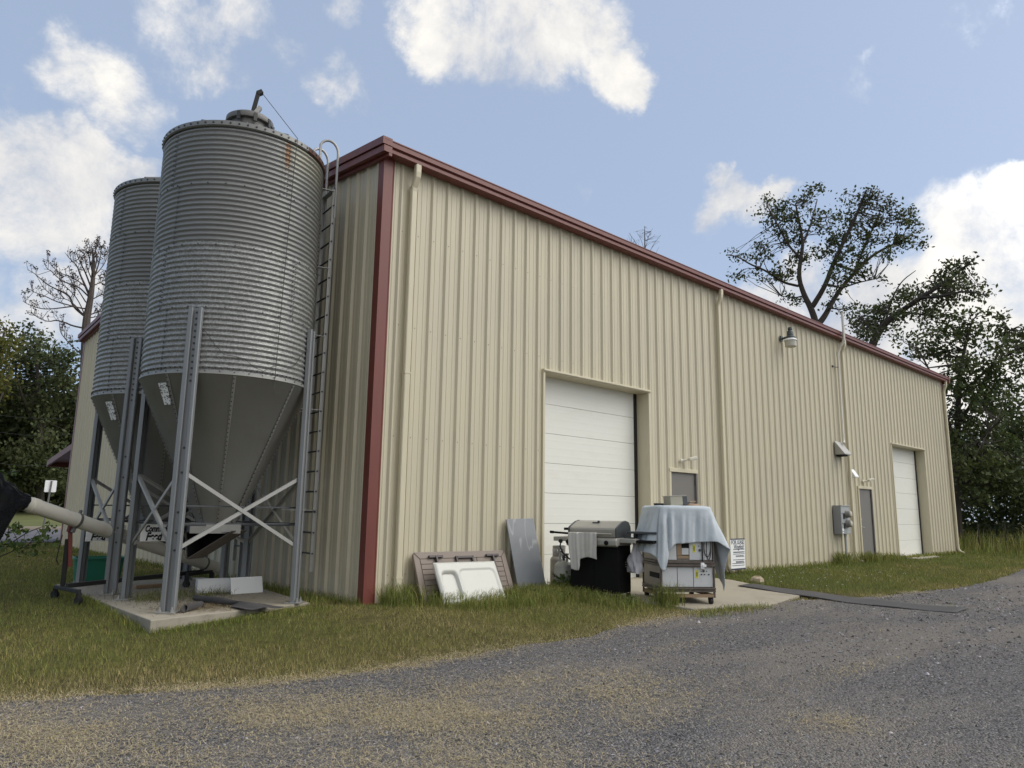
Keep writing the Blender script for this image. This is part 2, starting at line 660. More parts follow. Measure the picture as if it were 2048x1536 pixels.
M['lampdark'] = mat('lamp_cap', (.07, .085, .085), .5, .3)
M['lens'] = mat('lamp_lens', (.50, .48, .40), .25, var=.08)
M['galv_lid'] = mat('lid_metal', (.17, .165, .155), .5, .4, var=.15)
M['rock'] = mat('rock', (.36, .30, .21), .9, var=.2)
M['appliance'] = mat('appliance_beige', (.34, .32, .25), .5, var=.1)

# marble look-alike slab
m, t, p = base_mat('grey_slab')
n = tnoise(t, 3.0, 6, .6)
v = tnoise(t, 1.1, 3, .5, 'Object', (1.6, 1, .55))
ab = nd(t, 'ShaderNodeMath', operation='ABSOLUTE')
sb = nd(t, 'ShaderNodeMath', operation='SUBTRACT')
t.links.new(v, sb.inputs[0])
sb.inputs[1].default_value = .52
t.links.new(sb.outputs[0], ab.inputs[0])
vein = nd(t, 'ShaderNodeMapRange')
vein.inputs['From Min'].default_value = .012
vein.inputs['From Max'].default_value = .0
t.links.new(ab.outputs[0], vein.inputs['Value'])
col = mixc(t, n, (.155, .165, .175), (.215, .225, .235))
vf = nd(t, 'ShaderNodeMath', operation='MULTIPLY')
t.links.new(vein.outputs[0], vf.inputs[0])
vf.inputs[1].default_value = .38
col = mixc(t, vf.outputs[0], col, (.5, .5, .48))
t.links.new(col, p.inputs['Base Color'])
p.inputs['Roughness'].default_value = .35
M['slab'] = m


# corrugated galvanised sheet with spangle; the nearer bin has a rust run at one seam and along its rim
def galv_sheet(name, rust):
    m, t, p = base_mat(name)
    n = tnoise(t, 1.2, 4, .6)
    c = t.nodes.new('ShaderNodeTexCoord')
    vo = t.nodes.new('ShaderNodeTexVoronoi')
    vo.inputs['Scale'].default_value = 55
    t.links.new(c.outputs['Object'], vo.inputs['Vector'])
    se = nd(t, 'ShaderNodeSeparateColor')
    t.links.new(vo.outputs['Color'], se.inputs[0])
    sx = nd(t, 'ShaderNodeSeparateXYZ')
    t.links.new(c.outputs['Object'], sx.inputs[0])
    col = mixc(t, n, (.178, .18, .173), (.245, .248, .24))
    low = nd(t, 'ShaderNodeMath', operation='LESS_THAN')      # the two lower rings are bright spangled sheet
    t.links.new(sx.outputs['Z'], low.inputs[0])
    low.inputs[1].default_value = 4.77
    spg = nd(t, 'ShaderNodeMath', operation='MULTIPLY')
    t.links.new(ramp(t, se.outputs[0], .25, .95), spg.inputs[0])
    t.links.new(low.outputs[0], spg.inputs[1])
    sp2 = nd(t, 'ShaderNodeMath', operation='MULTIPLY')
    t.links.new(spg.outputs[0], sp2.inputs[0])
    sp2.inputs[1].default_value = .6
    col = mixc(t, sp2.outputs[0], col, (.42, .43, .42))
    met = .35
    if rust:
        # angle round the bin
        at = nd(t, 'ShaderNodeMath', operation='ARCTAN2')
        t.links.new(sx.outputs['Y'], at.inputs[0])
        t.links.new(sx.outputs['X'], at.inputs[1])

        def band(val, cpos, half):
            s_ = nd(t, 'ShaderNodeMath', operation='SUBTRACT')
            t.links.new(val, s_.inputs[0])
            s_.inputs[1].default_value = cpos
            a_ = nd(t, 'ShaderNodeMath', operation='ABSOLUTE')
            t.links.new(s_.outputs[0], a_.inputs[0])
            r_ = nd(t, 'ShaderNodeMapRange')
            r_.interpolation_type = 'SMOOTHSTEP'
            r_.inputs['From Min'].default_value = half
            r_.inputs['From Max'].default_value = half * .2
            t.links.new(a_.outputs[0], r_.inputs['Value'])
            return r_.outputs[0]

        def mul(a, b):
            q = nd(t, 'ShaderNodeMath', operation='MULTIPLY')
            for i, x in enumerate((a, b)):
                if isinstance(x, float): q.inputs[i].default_value = x
                else: t.links.new(x, q.inputs[i])
            return q.outputs[0]
        rn = ramp(t, tnoise(t, 14, 5, .7, 'Object', (1, 1, .25)), .25, .5)
        run = mul(mul(band(at.outputs[0], R(-83.0), R(3.4)), band(sx.outputs['Z'], 6.22, .33)), rn)
        film = mul(mul(band(at.outputs[0], R(-60), R(34)), band(sx.outputs['Z'], 6.4, .62)), .35)
        col = mixc(t, film, col, (.42, .40, .27))
        col = mixc(t, mul(run, .85), col, (.20, .085, .025))
    t.links.new(col, p.inputs['Base Color'])
    p.inputs['Metallic'].default_value = met
    rr = nd(t, 'ShaderNodeMapRange')
    rr.inputs['To Min'].default_value = .34
    rr.inputs['To Max'].default_value = .55
    t.links.new(se.outputs[1], rr.inputs['Value'])
    t.links.new(rr.outputs[0], p.inputs['Roughness'])
    return m


M['galv'] = galv_sheet('corrugated_sheet', False)
M['galv_rust'] = galv_sheet('corrugated_sheet_rusted', True)
M['cone'] = mat('cone_sheet', (.26, .26, .245), .5, .45, var=.14, scale=1.4, dirt=(.18, .175, .15), dirt_amt=.45, dscale=1.5)
M['rim_rust'] = mat('rusty_rim', (.10, .05, .035), .8, .1, var=.4, scale=12)


# foliage: per-leaf tint and position noise
def leaf_mat(name, a, b, c):
    m, t, p = base_mat(name)
    at = nd(t, 'ShaderNodeAttribute')
    at.attribute_name = 'tint'
    n = tnoise(t, .7, 3, .5)
    col = mixc(t, at.outputs['Fac'], a, b)
    col = mixc(t, ramp(t, n, .45, .75), col, c)
    t.links.new(col, p.inputs['Base Color'])
    p.inputs['Roughness'].default_value = .55
    p.inputs['Specular IOR Level'].default_value = .3
    tr = nd(t, 'ShaderNodeBsdfTranslucent')
    t.links.new(col, tr.inputs['Color'])
    ms = nd(t, 'ShaderNodeMixShader')
    ms.inputs[0].default_value = .30
    t.links.new(p.outputs[0], ms.inputs[1])
    t.links.new(tr.outputs[0], ms.inputs[2])
    t.links.new(ms.outputs[0], t.nodes['Material Output'].inputs['Surface'])
    return m


M['leaf_oak'] = leaf_mat('leaves_dark', (.042, .058, .021), (.105, .128, .046), (.085, .09, .035))
M['leaf_mid'] = leaf_mat('leaves_mid', (.042, .060, .020), (.105, .135, .042), (.085, .10, .03))
M['leaf_yellow'] = leaf_mat('leaves_yellow', (.07, .08, .014), (.16, .15, .03), (.12, .11, .02))
M['leaf_shrub'] = leaf_mat('leaves_shrub', (.05, .085, .02), (.13, .18, .05), (.09, .13, .03))
M['leaf_dead'] = leaf_mat('dead_cones', (.045, .028, .022), (.085, .05, .04), (.07, .04, .03))


def attr_mat(name, rough=.75, spec=.2, transl=0.0):
    m, t, p = base_mat(name)
    at = nd(t, 'ShaderNodeAttribute')
    at.attribute_name = 'col'
    t.links.new(at.outputs['Color'], p.inputs['Base Color'])
    p.inputs['Roughness'].default_value = rough
    p.inputs['Specular IOR Level'].default_value = spec
    if transl:
        tr = nd(t, 'ShaderNodeBsdfTranslucent')
        t.links.new(at.outputs['Color'], tr.inputs['Color'])
        ms = nd(t, 'ShaderNodeMixShader')
        ms.inputs[0].default_value = transl
        t.links.new(p.outputs[0], ms.inputs[1])
        t.links.new(tr.outputs[0], ms.inputs[2])
        t.links.new(ms.outputs[0], t.nodes['Material Output'].inputs['Surface'])
    return m


M['blade'] = attr_mat('grass_blades', .7, .25, .2)
M['stone'] = attr_mat('road_stones', .85, .3)
M['straw'] = attr_mat('dry_clippings', .8, .15)

# soil under the lawn
m, t, p = base_mat('lawn_soil')
n = tnoise(t, .5, 6, .62)
n2 = tnoise(t, 9, 5, .7)
col = mixc(t, n, (.075, .08, .026), (.13, .11, .045))
col = mixc(t, ramp(t, n2, .4, .7), col, (.055, .045, .02))
t.links.new(col, p.inputs['Base Color'])
p.inputs['Roughness'].default_value = .95
p.inputs['Specular IOR Level'].default_value = .1
bump(t, p, tnoise(t, 30, 4, .7), .8, .03)
M['soil'] = m

# crushed-stone road
m, t, p = base_mat('gravel')
c = t.nodes.new('ShaderNodeTexCoord')
vo = t.nodes.new('ShaderNodeTexVoronoi')
vo.inputs['Scale'].default_value = 62
t.links.new(c.outputs['Object'], vo.inputs['Vector'])
se = nd(t, 'ShaderNodeSeparateColor')
t.links.new(vo.outputs['Color'], se.inputs[0])
col = mixc(t, se.outputs[0], (.068, .065, .065), (.265, .252, .245))
col = mixc(t, ramp(t, se.outputs[1], .9, .98), col, (.34, .31, .27))
big = tnoise(t, 1.0, 6, .62, 'Object', (.22, .75, 1))
col = mixc(t, ramp(t, big, .44, .62), col, mixc(t, .62, col, (.30, .265, .22)))
fine = tnoise(t, 140, 3, .6)
col = mixc(t, ramp(t, fine, .55, .4), col, mixc(t, .6, col, (.018, .017, .017)))
t.links.new(col, p.inputs['Base Color'])
p.inputs['Roughness'].default_value = .92
p.inputs['Specular IOR Level'].default_value = .25
iv = nd(t, 'ShaderNodeMath', operation='SUBTRACT')
iv.inputs[0].default_value = 1.0
t.links.new(vo.outputs['Distance'], iv.inputs[1])
bump(t, p, iv.outputs[0], 1.0, .02)
M['gravel'] = m
M['lot'] = mat('far_gravel', (.12, .115, .125), .9, var=.2, scale=2)
M['kerb'] = mat('kerb_concrete', (.30, .26, .215), .9, var=.1)
M['bank'] = mat('grass_bank', (.11, .12, .035), .95, var=.35, scale=.6)


# ================================================================ SETTING
EDGE = np.array([(-60, 2.5), (-30, 2.0), (-12, -.6), (-8, -1.3), (-4.52, -2.32), (-3.27, -2.83), (-2.02, -3.03), (.35, -3.24), (2.55, -2.97),
                 (4.32, -3.04), (6.08, -3.02), (7.2, -3.2), (8.6, -3.55), (10.1, -3.77), (13.6, -3.98), (20.3, -3.4),
                 (24, -4.0), (30, -5.5), (60, -9)])


def yedge(x):
    return np.interp(x, EDGE[:, 0], EDGE[:, 1]) + .16 * (vnoise(np.asarray(x) * 1.1, np.asarray(x) * 0, 5) - .5) + .08 * (vnoise(np.asarray(x) * 5.0, np.asarray(x) * 0, 6) - .5)


def axis_steps(lo, hi, a, b, fine):
    xs = list(np.arange(a, b + 1e-6, fine))
    s, x = fine, b
    while x < hi:
        s *= 1.35
        x += s
        xs.append(min(x, hi))
    s, x = fine, a
    while x > lo:
        s *= 1.35
        x -= s
        xs.insert(0, max(x, lo))
    return np.array(xs)


gx, gy = axis_steps(-600, 600, -9, 28, .35), axis_steps(-600, 600, -13, 10, .35)
P = [[(x, y, g1(x, y)) for x in gx] for y in gy]
tag(MB().grid(P).build('ground', M['soil'], smooth=True, fix=False), kind='structure')

rx = axis_steps(-60, 60, -8, 26, .2)
tt = np.concatenate([np.linspace(0, 1, 26) ** 1.5])
P = []
for k in tt:
    row = []
    for x in rx:
        ye = float(yedge(x))
        y = ye + (-40 - ye) * k
        row.append((x, y, g1(x, y) + .02))
    P.append(row)
tag(MB().grid(P).build('gravel_road', M['gravel'], smooth=True, fix=False), kind='structure')


def poly_slab(name, pts, ztop, zbot, mats, kind='structure', bev=.012):
    mb = MB()
    n = len(pts)
    zt = [ztop(x, y) if callable(ztop) else ztop for x, y in pts]
    zb = [zbot(x, y) if callable(zbot) else zbot for x, y in pts]
    vs = [(x, y, z) for (x, y), z in zip(pts, zt)] + [(x, y, z) for (x, y), z in zip(pts, zb)]
    mb.add(vs, [tuple(range(n))], 0)
    mb.f += [(i, n + i, n + (i + 1) % n, (i + 1) % n) for i in range(n)]
    mb.m += [1] * n
    o = mb.build(name, mats, bevel=bev)
    return tag(o, kind=kind)


PAD = [(-2.79, -.01), (-.60, .40), (-.36, 2.28), (-.34, 4.95), (-2.74, 4.95)]
poly_slab('silo_pad', PAD, 0.0, -.3, [M['concrete'], M['concrete_edge']])
APRON = [(3.42, .30), (3.5, -1.2), (3.85, -2.2), (3.95, -2.72), (5.4, -3.15), (7.3, -2.82), (8.0, -1.05), (7.95, -.05), (6.62, -.05), (6.62, .30)]
poly_slab('concrete_apron', APRON, lambda x, y: g1(x, y) + .035, lambda x, y: -.4, [M['concrete'], M['concrete_edge']])
poly_slab('door_threshold', [(20.35, .30), (20.35, -.55), (22.6, -.5), (23.4, -.04), (23.4, .30)], -.005, -.3, [M['concrete'], M['concrete_edge']])
poly_slab('parking_lot', [(-8, 21.2), (1.2, 21.2), (9, 22), (12, 37), (-8, 37)], .02, -.3, [M['lot'], M['lot']])
tag(MB().bx((-8, 37.0, -.2), (14, 37.4, .16)).build('kerb', M['kerb'], bevel=.02), kind='structure')
poly_slab('pavement', [(-8, 37.42), (14, 37.42), (14, 38.6), (-8, 38.6)], .12, -.3, [M['kerb'], M['kerb']])
tag(MB().grid([[(x, y, z) for x in np.linspace(-60, 30, 20)] for y, z in ((38.6, .05), (44, .3), (58, .9), (66, 1.4), (90, 2.2))]).build('grass_bank', M['bank'], smooth=True), kind='structure')

# long strip of old conveyor belting across the verge
MATP = [(7.20, -1.62), (7.86, -1.60), (8.30, -2.6), (8.52, -3.3), (8.32, -4.3), (8.12, -5.27), (7.38, -5.20), (7.30, -4.4), (7.18, -3.6), (7.2, -2.6)]


def inpoly(x, y, poly, grow=0.0):
    x, y = np.asarray(x), np.asarray(y)
    c = np.zeros(x.shape, bool)
    P_ = np.array(poly, float)
    if grow:
        ce = P_.mean(0)
        P_ = ce + (P_ - ce) * (1 + grow)
    n = len(P_)
    for i in range(n):
        x0, y0 = P_[i]
        x1, y1 = P_[(i + 1) % n]
        if y0 == y1: continue
        c ^= ((y0 > y) != (y1 > y)) & (x < (x1 - x0) * (y - y0) / (y1 - y0) + x0)
    return c


rows = []
for k in np.linspace(0, 1, 28):
    yl = -1.62 + (-5.24 + 1.62) * k
    xl = np.interp(-yl, [1.6, 2.6, 3.6, 4.4, 5.3], [7.20, 7.16, 7.14, 7.24, 7.36])
    xr = np.interp(-yl, [1.6, 2.6, 3.3, 4.3, 5.3], [7.80, 7.95, 8.02, 8.02, 8.04])
    rows.append([(xl + (xr - xl) * q, yl, g1(xl, yl) + .034 + .006 * math.sin(k * 19 + q * 2) + .005 * math.sin(q * 3.1 + k * 5)) for q in np.linspace(0, 1, 9)])
o = MB().grid(rows).build('rubber_mat', M['mat_rubber'], smooth=True, solid=.009)
tag(o, 'long flat strip of grey-black rubber belting lying across the grass verge onto the gravel', 'rubber mat')


# ================================================================ THE METAL BUILDING
BL, BW = 26.35, 17.65           # along +X, along +Y
HE, SL = 6.64, 0.088            # eave height, roof slope
B = thing('metal_building', 'beige ribbed metal warehouse with red gutter and corner trim, filling the middle of the view', 'building')
RP = .3048
PROF = [(-.041, 0), (-.012, .036), (.012, .036), (.030, 0), (.084, 0), (.092, .0055), (.108, .0055), (.116, 0), (.188, 0), (.196, .0055), (.212, .0055), (.220, 0)]


def ribs(s0, s1, phase):
    """(s, depth) samples of the ribbed sheet between s0 and s1"""
    k0, k1 = int((s0 - phase) / RP) - 2, int((s1 - phase) / RP) + 2
    pts = [(phase + k * RP + a, d) for k in range(k0, k1 + 1) for a, d in PROF]
    pts.sort()
    xs, ds = [q[0] for q in pts], [q[1] for q in pts]
    mid = [(x, d) for x, d in pts if s0 + 1e-4 < x < s1 - 1e-4]
    return [(s0, float(np.interp(s0, xs, ds)))] + mid + [(s1, float(np.interp(s1, xs, ds)))]


def sheet(mb, s0, s1, z0, z1, phase, P):
    """P(s, depth, z) -> point; z1 may be a function of s"""
    pr = ribs(s0, s1, phase)
    b = len(mb.v)
    f = (lambda s: z1(s)) if callable(z1) else (lambda s: z1)
    vs = [P(s, d, z0) for s, d in pr] + [P(s, d, f(s)) for s, d in pr]
    n = len(pr)
    mb.add(vs, [(i, i + 1, n + i + 1, n + i) for i in range(n - 1)])


D1 = (3.55, 6.66, 3.78)
D2 = (20.27, 23.46, 3.72)
E1 = (7.37, 8.40, 2.23)
E2 = (17.24, 18.26, 2.20)
PH = .624
wb = MB()
front = lambda s, d, z: (s, -d, z)
cuts = [(0, D1[0], -.06), (D1[0], D1[1], D1[2]), (D1[1], E1[0], -.06), (E1[0], E1[1], E1[2]), (E1[1], E2[0], -.06), (E2[0], E2[1], E2[2]),
        (E2[1], D2[0], -.06), (D2[0], D2[1], D2[2]), (D2[1], BL, -.06)]
for a, b_, z0 in cuts:
    sheet(wb, a, b_, z0, HE + .08, PH, front)
# rows of screws at the girts, one in every pan beside a rib
for z in (.35, 2.35, 4.05, 5.55):
    for k in range(-2, 86):
        x = PH + RP * k + .050
        if not .2 < x < BL - .1: continue
        if any(a - .1 < x < b_ + .1 and z < t_ + .1 for a, b_, t_ in (D1, D2, E1, E2)): continue
        wb.add([(x + .0085 * math.cos(a), -.002 if r_ else -.007, z + .0085 * math.sin(a)) for r_ in (0, 1) for a in [i * 1.0472 for i in range(6)]],
               [(0, 1, 2, 3, 4, 5)] + [(i, (i + 1) % 6, 6 + (i + 1) % 6, 6 + i) for i in range(6)], 1)
wb.build('side_wall', [M['panel'], M['screw']], B, fix=False)
roofz = lambda y: HE + .05 + SL * min(y, BW - y)
gb = MB()
sheet(gb, 0, BW / 2, -.06, roofz, .46, lambda s, d, z: (-d, s, z))
sheet(gb, BW / 2, BW, -.06, roofz, .46, lambda s, d, z: (-d, s, z))
gb.build('gable_wall', M['panel'], B, fix=False)
gb = MB()
sheet(gb, 0, BW / 2, -.06, roofz, .46, lambda s, d, z: (BL + d, s, z))
sheet(gb, BW / 2, BW, -.06, roofz, .46, lambda s, d, z: (BL + d, s, z))
gb.build('gable_wall', M['panel'], B, fix=False)
gb = MB()
sheet(gb, 0, BL, -.06, HE + .08, PH, lambda s, d, z: (s, BW + d, z))
gb.build('side_wall', M['panel'], B, fix=False)
# roof: two pitched sheets with standing edges
rf = MB()
ov = .20
for sgn in (0, 1):
    Y = (lambda y: y) if sgn == 0 else (lambda y: BW - y)
    z = lambda y: HE + .19 + SL * y
    rf.add([(-.16, Y(-ov), z(-ov)), (BL + .16, Y(-ov), z(-ov)), (BL + .16, Y(BW / 2), z(BW / 2)), (-.16, Y(BW / 2), z(BW / 2)),
            (-.16, Y(-ov), z(-ov) + .045), (BL + .16, Y(-ov), z(-ov) + .045), (BL + .16, Y(BW / 2), z(BW / 2) + .045), (-.16, Y(BW / 2), z(BW / 2) + .045)],
           [(0, 1, 2, 3), (4, 5, 6, 7), (0, 1, 5, 4), (1, 2, 6, 5), (2, 3, 7, 6), (3, 0, 4, 7)])
for k in range(int(BL / RP)):       # ribs of the roof sheet showing as teeth along the eave
    x = .2 + k * RP
    rf.bar((x, .05, HE + .238), (x, BW / 2, HE + .238 + SL * BW / 2), .05, .03)
rf.build('roof', M['roof'], B)


def gutter(y0, sg):
    g = MB()
    z0 = HE - .005
    # section (y outward, z): boxed gutter with a stepped face
    sec = [(.0, z0 + .165), (.0, z0), (.155, z0), (.170, z0 + .012), (.170, z0 + .062), (.155, z0 + .070), (.155, z0 + .084), (.196, z0 + .100),
           (.196, z0 + .172), (.206, z0 + .180), (.206, z0 + .190), (.188, z0 + .190), (.188, z0 + .105), (.02, z0 + .10), (.02, z0 + .165)]
    g.prism([(y0 - sg * (a + .036), b) for a, b in sec], -.17, BL + .17, axis=0)
    return g


gutter(0, 1).build('gutter', M['red'], B)
gutter(BW, -1).build('gutter', M['red'], B)
# rake trim on both gables: two stepped bands following the slope and a small drip bead
for x0, sg in ((0, 1), (BL, -1)):
    r_ = MB()
    for ya, yb in ((-.24, BW / 2), (BW + .24, BW / 2)):
        za, zb = HE + SL * -.24, HE + SL * BW / 2
        for (dx0, dx1, h0, h1) in ((-.205, -.036, .115, .235), (-.18, -.036, .0, .098), (-.09, -.036, -.05, -.004)):
            v = []
            for (y, z) in ((ya, za), (yb, zb)):
                for dx, h in ((dx0, h0), (dx1, h0), (dx1, h1), (dx0, h1)):
                    v.append((x0 + sg * dx, y, z + h))
            r_.add(v, [(0, 1, 5, 4), (1, 2, 6, 5), (2, 3, 7, 6), (3, 0, 4, 7), (3, 2, 1, 0), (4, 5, 6, 7)])
    r_.build('rake_trim', M['red'], B)
# red corner trims
for (cx, cy, sx, sy) in ((0, 0, 1, 1), (0, BW, 1, -1), (BL, 0, -1, 1), (BL, BW, -1, -1)):
    c = MB()
    a, b_, w_, wg = -.045, -.036, .125, .105
    pl = [(a, a), (w_, a), (w_, b_ + .002), (b_ + .002, b_ + .002), (b_ + .002, wg), (a, wg)]
    c.prism([(cx + sx * p_[0], cy + sy * p_[1]) for p_ in pl], -.05, HE + .0)
    # raised fold near each edge
    c.prism([(cx + sx * p_[0], cy + sy * p_[1]) for p_ in [(w_, a - .004), (w_ + .03, -.034), (w_, -.034)]], -.05, HE)
    c.build('corner_trim', M['red'], B)


def downspout(x, kick=.28):
    d = MB()
    w_, dp = .105, .075
    yb = -.036
    z1 = HE - .42
    sec = lambda y0, y1: [(x - w_ / 2, y0), (x + w_ / 2, y0), (x + w_ / 2, y1), (x - w_ / 2, y1)]
    path = [(-.165, HE + .005), (-.165, HE - .12), (-.155, HE - .19), (-.115, HE - .28), (-.085, HE - .35), (-.076, z1), (-.076, 1.8), (-.076, .22),
            (-.085, .15), (-.12, .075), (-.20, .025), (-kick, .0)]
    path = [(x + .0, y, z) for y, z in path]
    pts = [Vector(q) for q in path]
    rings = []
    for i, q in enumerate(pts):
        tdir = (pts[min(i + 1, len(pts) - 1)] - pts[max(i - 1, 0)]).normalized()
        ax = Vector((1, 0, 0))
        ay = tdir.cross(ax)
        hw, hd = w_ / 2, dp / 2
        ch = .012
        rings.append([q + ax * a + ay * b for a, b in ((-hw + ch, -hd), (hw - ch, -hd), (hw, -hd + ch), (hw, hd - ch), (hw - ch, hd), (-hw + ch, hd), (-hw, hd - ch), (-hw, -hd + ch))])
    n = 8
    vs = [q for r_ in rings for q in r_]
    fs = [(i * n + k, i * n + (k + 1) % n, (i + 1) * n + (k + 1) % n, (i + 1) * n + k) for i in range(len(rings) - 1) for k in range(n)]
    d.add(vs, fs)
    for z in (HE - .36, 3.3, .3):
        d.bx((x - w_ / 2 - .004, -.118, z), (x + w_ / 2 + .004, -.030, z + .022))
    d.build('downspout', M['trim'], B)


for x in (.50, 9.48, 16.60, 26.22):
    downspout(x)


# openings
def reveal(x0, x1, zt, depth=.32):
    f = MB()
    yf = -.040
    f.bx((x0 - .05, yf - .006, zt - .004), (x1 + .05, depth, zt + .05))             # head flashing
    f.bx((x0 - .055, yf - .03, zt + .012), (x1 + .055, yf - .006, zt + .05))
    f.bx((x0 - .05, yf, -.06), (x0, depth, zt - .004))
    f.bx((x1, yf, -.06), (x1 + .05, depth, zt - .004))
    f.build('door_trim', M['trim'], B, bevel=.004)


def overhead(x0, x1, zt, zb=-.02):
    y = .295
    g = MB()
    g.bx((x1 - .085, y - .02, zb), (x1 - .002, y + .05, zt - .006))
    g.bx((x0 + .012, y + .042, zb), (x1 - .09, y + .06, zt - .006))
    g.bx((x0 + .012, y - .01, zb - .02), (x1 - .09, y + .03, zb))
    d = g.build('overhead_door', M['black'], B)
    n = int(round((zt - zb) / .542))
    edges = [zb + i * (zt + .03 - zb) / n for i in range(n + 1)]
    for i in range(n):
        q = MB()
        a, b_ = edges[i] + .003, edges[i + 1] - .003
        q.bx((x0 + .01, y, a), (x1 - .09, y + .04, b_))
        for fz in (.24, .5, .76):       # fine pressed lines
            zz = a + (b_ - a) * fz
            q.bx((x0 + .014, y - .0007, zz), (x1 - .094, y + .002, zz + .035))
        q.build('door_panel', M['door_white'], d, bevel=.006)


for D in (D1, D2):
    reveal(*D)
    overhead(*D)


def entry(x0, x1, zt):
    f = MB()
    f.bx((x0 - .03, -.052, zt - .06), (x1 + .03, .10, zt + .02))
    f.bx((x0 - .03, -.046, -.05), (x0 + .035, .10, zt - .06))
    f.build('door_frame', M['trim'], B, bevel=.004)
    f = MB()
    f.bx((x1 - .045, -.046, -.05), (x1 + .02, .10, zt - .06))
    f.build('door_frame', M['grey_door'], B, bevel=.004)
    d = MB()
    d.bx((x0 + .038, .0, -.02), (x1 - .048, .045, zt - .063))
    e = d.build('entry_door', M['grey_door'], B, bevel=.004)
    for z in (.25, 1.1, 1.9):
        MB().tube([(x1 - .045, -.016, z), (x1 - .045, -.016, z + .11)], .011, 8).build('hinge', M['steel_dark'], e)
    h = MB()
    h.lathe([(.0, -.045), (.033, -.04), (.033, 0)], 14, (x0 + .11, 0, .98), M=Matrix.Rotation(R(-90), 3, 'X'))
    h.tube([(x0 + .11, -.05, .98), (x0 + .25, -.05, .975)], .011, 8)
    h.build('door_handle', M['steel'], e, smooth=True)
    MB().lathe([(.0, .03), (.03, .026), (.03, 0)], 14, (x0 + .11, 0, 1.22), M=Matrix.Rotation(R(90), 3, 'X')).build('deadbolt', M['steel'], e, smooth=True)


entry(*E1)
entry(*E2)

# vent hoods
def hood(x0, x1, z0, z1, pr):
    q = MB()
    q.add([(x0, -.034, z1), (x1, -.034, z1), (x1, -pr, z0 + .03), (x0, -pr, z0 + .03), (x0, -.034, z0), (x1, -.034, z0), (x1, -pr, z0), (x0, -pr, z0)],
          [(0, 1, 2, 3), (0, 3, 7, 4), (1, 5, 6, 2), (3, 2, 6, 7)])
    return q


hood(15.72, 16.22, 3.07, 3.47, .31).build('vent_hood', M['galv_bar'], B, solid=.006, fix=False)
MB().bx((15.75, -.28, 3.02), (16.0, -.05, 3.12)).build('vent_louvre', M['dark'], B)
hood(16.73, 16.99, 2.46, 2.70, .17).build('vent_hood', M['white'], B, solid=.005, fix=False)
# white plastic flue that climbs past the gutter
q = MB()
px = 16.22
q.tube([(px - .12, -.16, 3.42), (px - .03, -.12, 3.47), (px + .0, -.10, 3.56), (px, -.10, 6.16)], .038, 12)
q.tube([(px, -.10, 6.12), (px + .01, -.12, 6.26), (px + .02, -.18, 6.38), (px + .03, -.27, 6.50), (px + .03, -.30, 6.60)], .043, 12)
q.tube([(px + .03, -.30, 6.52), (px + .03, -.30, 7.42)], .038, 12)
for z in (6.10, 3.62, 4.05):
    q.tube([(px, -.10, z), (px, -.10, z + .09)], .045, 12)
q.build('flue_pipe', M['pvc'], B, smooth=True)
q = MB()
q.bar((px - .30, -.05, 5.72), (px + .05, -.11, 5.74), .02, .02)
q.bx((px - .33, -.07, 5.70), (px - .28, -.03, 5.76))
q.build('pipe_strap', M['bolt'], B)
# little canopy on the far long side
q = MB()
yo, zi, zo = BW + 4.4, 3.42, 2.88
q.add([(.25, BW + .03, zi - .06), (5, BW + .03, zi - .06), (5, yo, zo - .06), (.25, yo, zo - .06), (.25, BW + .03, zi), (5, BW + .03, zi), (5, yo, zo), (.25, yo, zo)],
      [(0, 1, 2, 3), (4, 5, 6, 7), (0, 1, 5, 4), (1, 2, 6, 5), (2, 3, 7, 6), (3, 0, 4, 7)])
q.bx((.18, yo - .02, zo - .20), (5.05, yo + .14, zo - .02))
q.add([(.17, BW + .03, zi + .03), (.17, yo, zo + .03), (.17, yo, zo - .17), (.17, BW + .03, zi - .17), (.248, BW + .03, zi + .03), (.248, yo, zo + .03), (.248, yo, zo - .17), (.248, BW + .03, zi - .17)],
      [(0, 1, 2, 3), (4, 5, 6, 7), (0, 1, 5, 4), (1, 2, 6, 5), (2, 3, 7, 6), (3, 0, 4, 7)])
q.build('canopy_roof', M['red'], B)

# lamps, meter and conduit fixed to the wall
def yard_lamp():
    t = thing('yard_lamp', 'barn light with dark cap and pale bowl high on the side wall', 'wall lamp', (12.72, -.30, 5.93))
    q = MB()
    q.lathe([(0, .36), (.055, .355), (.06, .30), (.04, .29), (.07, .26), (.085, .24), (.09, .12), (.13, .09), (.135, .05), (0, .05)], 20)
    q.build('lamp_cap', M['lampdark'], t, smooth=True)
    q = MB()
    q.tube([(0, .05, .11), (.02, .27, .08)], .028, 10)
    q.bx((-.05, .245, .02), (.07, .275, .16))
    q.build('bracket', M['lampdark'], t, smooth=True)
    q = MB()
    q.lathe([(.12, .05), (.165, .02), (.175, -.01), (.165, -.02), (.15, .0)], 24)
    q.build('reflector_rim', M['white'], t, smooth=True)
    q = MB()
    q.lathe([(.15, -.02), (.148, -.17), (.11, -.19), (.0, -.19)], 24)
    q.build('lamp_bowl', M['lens'], t, smooth=True)


yard_lamp()


def door_lamp(x, z, label):
    t = thing('door_lamp', label, 'wall lamp', (x, -.04, z), 0, 'small floodlights above the entry doors')
    q = MB()
    q.lathe([(0, .03), (.045, .025), (.05, 0)], 16, M=Matrix.Rotation(R(90), 3, 'X'))
    q.tube([(0, -.02, 0), (.06, -.10, .02)], .02, 8)
    q.build('mount', M['pvc'], t, smooth=True)
    q = MB()
    q.box((.17, -.17, .05), (.2, .11, .07), Matrix.Rotation(R(-28), 3, 'Z') @ Matrix.Rotation(R(-14), 3, 'Y'))
    q.build('lamp_head', M['pvc'], t, bevel=.015)


